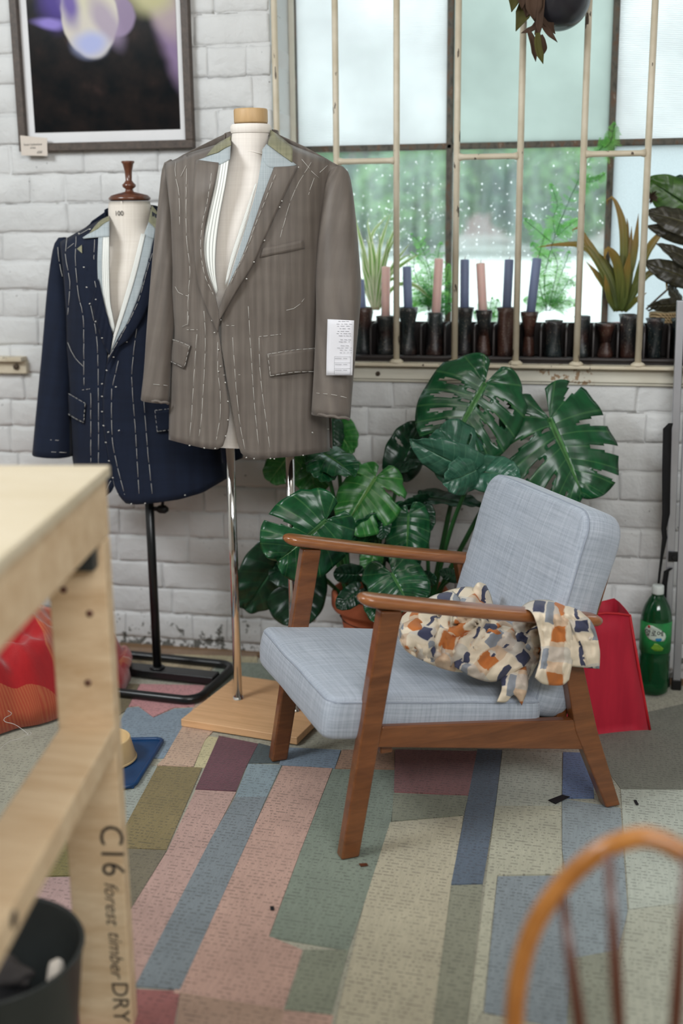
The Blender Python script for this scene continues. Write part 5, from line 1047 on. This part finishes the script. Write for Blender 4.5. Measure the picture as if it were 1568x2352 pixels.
for (cc,z) in((.03,.78),(.04,.66),(.07,.82)):
    q=c0+e1*.0425+e2*cc; b=MB(); b.tube([(q.x,q.y,z),(q.x+e1.x*.001,q.y+e1.y*.001,z)],.006,10); b.build('knot','dark_wood',wb)
q=V(wp(.58,-.0005,.565)); b=MB(); b.tube([q,q-e2*.001+V((0,0,0))],.011,12); b.build('knot','black_cloth',wb)

# ------------------------------------------------------------------ hoop backed chair at the lower right
hcx,hcy=.07,-2.45
hw_=thing('hoop_back_chair','golden wooden hoop back chair with dark spindles in right foreground','chair',(hcx,hcy-.2,0))
ZS=.41; xm=at(1486,1922,y=hcy).x
half=[(1486,1922),(1435,1930),(1370,1960),(1290,2032),(1226,2128),(1192,2240),(1180,2352),(1184,2470)]
L_=[]
for px,py in half:
    p=at(px,py,y=hcy)
    for _ in range(3): p=at(px,py,y=hcy-.055*(.78-p.z))
    L_.append(p)
last=L_[-1]; L_+=[V((xm-.15,last.y-.01,ZS+.04)),V((xm-.13,last.y-.02,ZS-.01))]
R2=[V((2*xm-p.x,p.y,p.z)) for p in L_[1:]]
arc=[tuple(p) for p in smooth_poly([tuple(p) for p in L_[::-1]+R2],60)]
b=MB(); b.tube(arc,.0113,16); b.build('hoop','hoop_wood',hw_)
ZB=L_[-1]
for tpx,tpy,bpx in((1290,2045,1330),(1396,1955,1421),(1576,1955,1551),(1682,2045,1642)):
    T_=at(tpx,tpy,y=hcy-.01); Bm=at(bpx,2352,y=hcy-.03); d=(Bm-T_); B_=T_+d*((ZS-T_.z)/d.z)
    b=MB(); b.tube([B_,T_*.5+B_*.5,T_],[.005,.0076,.0046],10); b.build('spindle','spindle_wood',hw_)
b=MB(); b.lathe([(.10,-.030),(.185,-.022),(.2,-.008),(.196,.0),(.1,-.006)],(xm,hcy-.2,ZS),36,sx=1.,sy=.98); b.build('seat','hoop_wood',hw_)
for sx in(-1,1):
    for sy in(-1,1):
        b=MB(); b.tube([(xm+sx*.12,hcy-.22+sy*.12,ZS-.02),(xm+sx*.16,hcy-.22+sy*.16,.22),(xm+sx*.2,hcy-.22+sy*.2,.006)],[.013,.018,.011],12); b.build('leg','hoop_wood',hw_)

# ------------------------------------------------------------------ floor things at the left: mat, bowl, bin
fm=thing('feeding_mat','blue rubber pet mat with raised rim under the cream bowl','mat',(-1.19,-.88,.006))
mq=[at(376,1697,z=.012),at(307,1806,z=.012),at(190,1812,z=.012),at(225,1700,z=.012)]
b=MB(); b.add([(p.x,p.y,.0065) for p in mq]+[(p.x,p.y,.011) for p in mq],[(0,1,2,3),(7,6,5,4),(1,0,4,5),(2,1,5,6),(3,2,6,7),(0,3,7,4)]); b.build('mat_base','blue_mat',fm,smooth=False)
b=MB(); rp=[]
for i in range(4):
    p,q,r=mq[i-1],mq[i],mq[(i+1)%4]; rp+=[tuple(q+(p-q).normalized()*.018),tuple(q+((p-q).normalized()+(r-q).normalized())*.006),tuple(q+(r-q).normalized()*.018)]
b.tube(rp+rp[:2],.006,8,False); b.build('mat_rim','blue_mat',fm)
bc=at(244,1743,z=.012)
bw=thing('pet_bowl','cream pet bowl on the blue rubber mat','bowl',(bc.x,bc.y,.0125))
b=MB(); b.lathe([(.078,.0),(.079,.004),(.0665,.056),(.066,.060),(.0635,.0615),(.061,.058),(.054,.02),(.02,.012)],(bc.x,bc.y,.0125),44,(True,True)); b.build('bowl_body','bowl',bw)
b=MB(); b.lathe([(.0785,.0),(.0815,.003),(.0785,.007)],(bc.x,bc.y,.0125),44,(False,False)); b.build('foot_rim','bowl',bw)
_p=at(-28,2176,z=.29); bn=V((_p.x,_p.y,0))
bi=thing('waste_bin','dark grey plastic bin below the bench, filled with scraps','bin',(bn.x,bn.y,.006))
b=MB(); b.lathe([(.112,.006),(.117,.012),(.146,.28),(.150,.287),(.147,.292),(.142,.287),(.114,.03),(.106,.02)],(bn.x,bn.y,0),44,(True,True)); b.build('bin_body','grey_bin',bi)
def lump(name,label,c,r,m,seed,sc=(1,1,1)):
    o=thing(name,label,'cloth',c); b=MB(); P=[]
    for i in range(15):
        a=PI*i/14; P.append([V(c)+V((math.sin(a)*math.cos(q)*sc[0],math.sin(a)*math.sin(q)*sc[1],-math.cos(a)*sc[2]))*r*(1+.3*nz(math.sin(a)*math.cos(q)*2+seed,math.sin(a)*math.sin(q)*2,math.cos(a)*2)) for q in [2*PI*k/24 for k in range(25)]])
    b.grid(P); b.build('bundle',m,o,sub=1)
lump('cloth_scrap','black cloth bundle in the dark bin below the bench',(bn.x+.015,bn.y-.02,.175),.075,'black_cloth',1,(1.,1.,.7)); lump('cloth_scrap','dark grey cloth bundle in the bin nearest the photograph edge',(bn.x-.01,bn.y+.03,.225),.045,'grey_cloth',4,(1.4,.8,.6))
lump('cloth_scrap','pale cloth offcut standing at the rim of the dark bin',(bn.x+.105,bn.y+.015,.235),.024,'calico',6,(.5,1.,1.5))
for nm,lb,q,m in(('fabric_scrap','thin dark fabric scrap on the rug behind the armchair leg',[(1259,1838),(1290,1826),(1308,1830),(1276,1846)],'black_cloth'),('fabric_scrap','tiny black offcut on the rug at right of armchair rear leg',[(1455,1838),(1461,1838),(1466,1848),(1460,1848)],'black_cloth'),('fabric_scrap','small brown offcut beside the armchair front leg',[(824,1984),(842,1983),(845,1988),(828,1990)],'dark_wood'),('fabric_scrap','tiny black pellet of fluff on the pink rug block',[(620,2082),(629,2082),(630,2090),(621,2090)],'black_cloth')):
    P=[at(x,y,z=.0075) for x,y in q]; b=MB(); b.add([(p.x,p.y,.0065) for p in P]+[(p.x,p.y,.0085) for p in P],[(0,1,2,3),(7,6,5,4)]+[((i+1)%4,i,4+i,4+(i+1)%4) for i in range(4)]); o=b.build(nm,m,None,smooth=False); tag(o,lb,'scrap')

# ------------------------------------------------------------------ crumpled checked shirt thrown over the armrest and seat
CA=math.atan2(.358,.576); CU=V((math.cos(CA),math.sin(CA),0)); CV=V((-math.sin(CA),math.cos(CA),0)); CO_=V((-.496,-1.271,.005))
def onb(px,py,b_):
    """point of the chair's upright plane at distance b_ across the chair"""
    d=ray(px,py); t=(b_-(EYE-CO_).dot(CV))/d.dot(CV); return EYE+d*t
def plaid():
    n=NT('checked_shirt_cotton'); uv=n.n('TexCoord').outputs['UV']; mp=n.n('Mapping',{'Scale':(4.8,4.8,1)}); n.put(mp.inputs[0],uv); sp=n.n('SeparateXYZ'); n.put(sp.inputs[0],mp.outputs[0])
    fx=n.math('FRACT',sp.outputs[0]); fy=n.math('FRACT',sp.outputs[1])
    def band(f,a,c): return n.math('MULTIPLY',n.math('GREATER_THAN',f,a),n.math('LESS_THAN',f,c))
    cream=C(222,208,186,1.1); col=cream
    col=n.mix(n.math('MULTIPLY',band(fx,.0,.34),.75),col,C(206,172,142)); col=n.mix(n.math('MULTIPLY',band(fy,.5,.82),.6),col,C(196,194,190))
    col=n.mix(n.math('MULTIPLY',band(fx,.02,.32),band(fy,.06,.40)),col,C(190,112,54)); col=n.mix(n.math('MULTIPLY',band(fx,.55,.8),band(fy,.55,.80)),col,C(58,64,92))
    col=n.mix(n.math('MULTIPLY',band(fx,.56,.64),band(fy,.0,.5)),col,C(62,68,96)); col=n.mix(n.math('MULTIPLY',band(fx,.85,1.),band(fy,.55,1.)),col,C(140,146,156))
    w_=n.noise(n.co('UV',(300,300,1)),1.,2); col=n.mix(n.math('MULTIPLY',w_,.18),col,C(120,110,100)); n.set(base=col,rough=.9,sheen=.1,spec=.2); n.bump(w_,.1,.002); return n.m
MT['plaid']=plaid()
sh=thing('checked_shirt','crumpled cream shirt checked in orange and navy thrown over the near armrest','shirt',tuple(onb(1100,1500,.15)))
def ridge(x,y,s=0.): return 1-2*abs(nz(x,y,s))
def shpanel(name,G,bf,amp,fs,seed,rot,hem=True,uvs=520.):
    P=[];U=[]; nv,nu=G.shape[0]-1,G.shape[1]-1; c,s_=math.cos(rot),math.sin(rot)
    for i in range(nv+1):
        r=[];q=[]
        for j in range(nu+1):
            u,v=j/nu,i/nv; x,y=G[i,j]; e=min(1,6*min(u,1-u,v,1-v)+.25)
            wx,wy=x+22*nz(x/80,y/80,seed),y+22*nz(x/80,y/80,seed+5)
            f=amp*e*(.55*ridge((wx*c+wy*s_)/fs[0],(wy*c-wx*s_)/fs[1],seed)+.35*ridge(wx/fs[1]*1.1,wy/fs[0]*1.2,seed+2)+.06*nz(x/18,y/18,seed)-.5*(1-abs(nz((wx*c+wy*s_)/42,(wy*c-wx*s_)/95,seed+20))*1.6)**7*(abs(nz((wx*c+wy*s_)/42,(wy*c-wx*s_)/95,seed+20))<.6))
            r.append(onb(x,y,bf(u,v)-f)); q.append(((x*c+y*s_)/uvs+f*1.2+.006*nz(x/50,y/50,seed),(y*c-x*s_)/uvs+f*.8))
        P.append(r);U.append(q)
    b=MB(); b.grid(P,U); return b.build(name,'plaid',sh,solid=.0016)
G=coons([(924,1416),(962,1384),(1000,1368),(1046,1352),(1092,1352),(1140,1398),(1190,1444),(1226,1462)],[(917,1458),(930,1492),(968,1516),(1030,1540),(1078,1546),(1140,1562),(1190,1540),(1214,1512)],[(924,1416),(917,1436),(917,1458)],[(1226,1462),(1226,1490),(1214,1512)],56,40,True)
shpanel('shirt_body',G,lambda u,v:.30-.235*v**.85-.05*math.sin(PI*v)*math.sin(PI*u),.075,(46,110),3.,.5)
G=coons([(918,1440),(945,1428),(990,1424),(1030,1440)],[(922,1482),(960,1512),(1000,1524),(1036,1528)],[(918,1440),(914,1460),(922,1482)],[(1030,1440),(1042,1480),(1036,1528)],26,24,True)
shpanel('shirt_front','' or G,lambda u,v:.20-.135*v-.04*math.sin(PI*v)*math.sin(PI*u),.05,(22,50),11.,-.5)
G=coons([(1040,1440),(1090,1412),(1140,1420),(1190,1440)],[(1052,1540),(1100,1552),(1140,1560),(1196,1530)],[(1040,1440),(1036,1490),(1052,1540)],[(1190,1440),(1214,1480),(1196,1530)],34,30,True)
shpanel('shirt_front',G,lambda u,v:.17-.105*v-.045*math.sin(PI*v)*math.sin(PI*u),.05,(30,80),17.,.9)
def lobe(name,top,bot,left,right,b0,b1,bow,amp,fs,seed,rot,nu=24,nv=22):
    shpanel(name,coons(top,bot,left,right,nu,nv,True),lambda u,v:b0+(b1-b0)*v-bow*math.sin(PI*v)**.8*math.sin(PI*u)**.7,amp,fs,seed,rot)
lobe('shirt_fold',[(926,1432),(958,1420),(992,1428)],[(930,1486),(962,1510),(1002,1512)],[(926,1432),(916,1458),(930,1486)],[(992,1428),(1008,1470),(1002,1512)],.15,.075,.035,.03,(24,60),51.,-.9)
lobe('shirt_fold',[(978,1430),(1010,1418),(1052,1430)],[(984,1516),(1016,1530),(1058,1528)],[(978,1430),(968,1472),(984,1516)],[(1052,1430),(1070,1480),(1058,1528)],.14,.06,.045,.03,(26,70),57.,.3)
lobe('shirt_front',[(1052,1456),(1100,1434),(1160,1438),(1216,1462)],[(1044,1532),(1092,1558),(1142,1564),(1204,1530)],[(1052,1456),(1040,1490),(1044,1532)],[(1216,1462),(1222,1500),(1204,1530)],.12,.03,.04,.022,(30,170),63.,.75,34,26)
lobe('shirt_fold',[(966,1384),(1000,1366),(1040,1358)],[(958,1412),(1000,1408),(1052,1404)],[(966,1384),(954,1398),(958,1412)],[(1040,1358),(1058,1380),(1052,1404)],.24,.17,.03,.02,(20,80),69.,.1,18,12)
G=coons([(1086,1352),(1098,1338),(1114,1342)],[(1088,1392),(1110,1394),(1134,1396)],[(1086,1352),(1082,1372),(1088,1392)],[(1114,1342),(1126,1366),(1134,1396)],10,10,True)
shpanel('shirt_collar',G,lambda u,v:.275-.03*math.sin(PI*u),.018,(18,30),23.,.2)
G=coons([(1176,1430),(1206,1418),(1238,1420)],[(1190,1550),(1206,1572),(1236,1520)],[(1176,1430),(1190,1490),(1190,1550)],[(1238,1420),(1246,1470),(1236,1520)],14,22,True)
shpanel('shirt_fold',G,lambda u,v:.075-.02*v,.03,(16,60),29.,1.2)
G=coons([(1146,1548),(1176,1540),(1208,1530)],[(1141,1612),(1162,1612),(1180,1596),(1198,1620)],[(1146,1548),(1152,1580),(1141,1612)],[(1208,1530),(1212,1575),(1198,1620)],14,18,True)
shpanel('shirt_tail',G,lambda u,v:.035-.03*min(1,v*2),.014,(16,50),37.,.15)
def over(u,v,o=0.): # from the inside, over the armrest, and down its outer side
    return .075-.11*min(1,v/.26)**.8-o-.008*v
G=coons([(1184,1404),(1216,1382),(1252,1378),(1288,1384)],[(1228,1556),(1248,1571),(1288,1574),(1306,1562)],[(1184,1404),(1216,1402),(1234,1440),(1242,1500),(1228,1556)],[(1288,1384),(1308,1430),(1316,1500),(1306,1562)],22,34,True)
shpanel('sleeve_drape',G,lambda u,v:over(u,v,.006),.016,(15,120),41.,.1)
G=coons([(1262,1380),(1288,1382),(1310,1388),(1332,1400)],[(1296,1528),(1320,1531),(1350,1534),(1376,1536)],[(1262,1380),(1286,1410),(1300,1470),(1296,1528)],[(1332,1400),(1362,1436),(1376,1488),(1376,1536)],22,30,True)
shpanel('sleeve_drape',G,lambda u,v:over(u,v),.016,(16,120),47.,-.12)
q=onb(1354,1466,-.045); b=MB(); b.tube([q,q-CV*.002],.0045,12); b.build('button','card',sh)

# ------------------------------------------------------------------ tartan blanket heap on the floor
def tartan():
    n=NT('red_tartan_wool'); p=n.co('UV',(2.,2.,1),(0,0,.9)); sp=n.n('SeparateXYZ'); n.put(sp.inputs[0],p); fx=n.math('FRACT',sp.outputs[0]); fy=n.math('FRACT',sp.outputs[1])
    def band(f,a,c): return n.math('MULTIPLY',n.math('GREATER_THAN',f,a),n.math('LESS_THAN',f,c))
    col=n.ramp(n.noise(n.co('UV'),14.,4),[(.3,C(158,30,36)),(.7,C(186,42,46))])
    tw=n.n('TexWave',{'Scale':55.},bands_direction='DIAGONAL'); n.put(tw.inputs['Vector'],n.co('UV'))
    for f in(fx,fy): col=n.mix(n.math('MULTIPLY',band(f,.1,.28),n.math('MULTIPLY_ADD',tw.outputs['Fac'],.4,.35)),col,C(196,118,78)); col=n.mix(n.math('MULTIPLY',band(f,.28,.31),.7),col,C(216,186,170)); col=n.mix(n.math('MULTIPLY',band(f,.62,.66),.4),col,C(90,20,30))
    n.set(base=col,rough=.95,sheen=.4,spec=.1); n.bump(n.noise(n.co('UV'),260.,3),.4,.004); return n.m
MT['tartan']=tartan()
pb=thing('pet_cushion','pale grey fleecy pet cushion against the wall under the tartan blanket','cushion',(-1.9,-.2,.006))
b=MB(); b.lathe([(.02,.006),(.2,.008),(.25,.03),(.255,.08),(.22,.14),(.15,.165),(.02,.17)],(-1.93,-.215,0),40,sx=1.15,sy=.74,wob=lambda i,k:1+.03*nz(k*.5,i*.7,3)); b.build('cushion_body','grey_fleece',pb,sub=1)
bl=thing('tartan_blanket','red and orange tartan blanket heaped on the floor at the left','blanket',(-1.7,-.5,.006))
def hmap(x,y):
    e=[(-1.86,-.48,.36,.30,.15),(-1.60,-.60,.24,.27,.085),(-1.42,-.36,.085,.20,.06),(-2.1,-.5,.3,.4,.16)]
    h=0
    for cx,cy,rx,ry,hh in e:
        d=((x-cx)/rx)**2+((y-cy)/ry)**2; h=max(h,hh*max(0,1-d)**.6)
    return h
b=MB(); P=[];U=[]; NT_,NR=130,46; cx,cy=-1.74,-.52
def rad(q):
    p=[(0,.34),(25,.40),(42,.40),(60,.36),(90,.34),(120,.42),(150,.50),(180,.52),(215,.48),(245,.44),(270,.37),(300,.31),(325,.30),(345,.30),(360,.34)]; d=math.degrees(q)%360
    return float(np.interp(d,[a for a,_ in p],[r for _,r in p]))*(1+.07*nz(math.cos(q)*3,math.sin(q)*3,5))
for i in range(NR+1):
    r=[];u=[]; t=i/NR
    for k in range(NT_+1):
        q=2*PI*k/NT_; R=rad(q)*t; x=cx+R*math.cos(q); y=cy+R*math.sin(q); wx,wy=x+.08*nz(x*4,y*4,3),y+.08*nz(x*4,y*4,7)
        e=(1-t**5)**.6 if t<1 else 0; h=.055+hmap(x,y)*1.05+.075*ridge(wx*4.5+wy*3,wy*6-wx*2,2.)+.045*ridge(wx*9,wy*8,6.)+.006*nz(x*24,y*24,3)
        r.append((x,y,.0095+max(0.,h)*e)); u.append((x+.25*h,y+.5*h))
    P.append(r);U.append(u)
b.grid(P,U); b.build('blanket_body','tartan',bl,solid=.004)
for pts,rr in(([(-1.98,-.37,.17),(-1.85,-.40,.165),(-1.72,-.44,.14),(-1.62,-.5,.10)],.028),([(-1.9,-.6,.16),(-1.78,-.62,.15),(-1.66,-.68,.10)],.022),([(-1.45,-.22,.05),(-1.41,-.33,.06),(-1.42,-.46,.05)],.03)):
    b=MB(); c=smooth_poly(pts,14); b.tube([tuple(p) for p in c],[rr*(.7+.4*math.sin(PI*i/14)) for i in range(15)],12,flat=.8); b.build('rolled_fold','tartan',bl)
b=MB(); tp=[(18,1632),(27,1640),(10,1650),(12,1658),(34,1664),(60,1682),(66,1690),(72,1684),(66,1680),(62,1688),(40,1698),(24,1702),(8,1712),(-4,1726)]
b.tube([at(x,y,z=.10) for x,y in smooth_poly(tp,40)],.0008,4); b.build('loose_thread','thread',bl)
lump('cloth_bundle','black cloth lying on the red tartan blanket at photograph edge',(-1.97,-.62,.19),.055,'black_cloth',12,(1.3,1.1,.5))
lump('cloth_bundle','dark red cloth propped against wall at far left edge',(-2.06,-.16,.20),.085,'red_trim',15,(.6,.6,1.3))
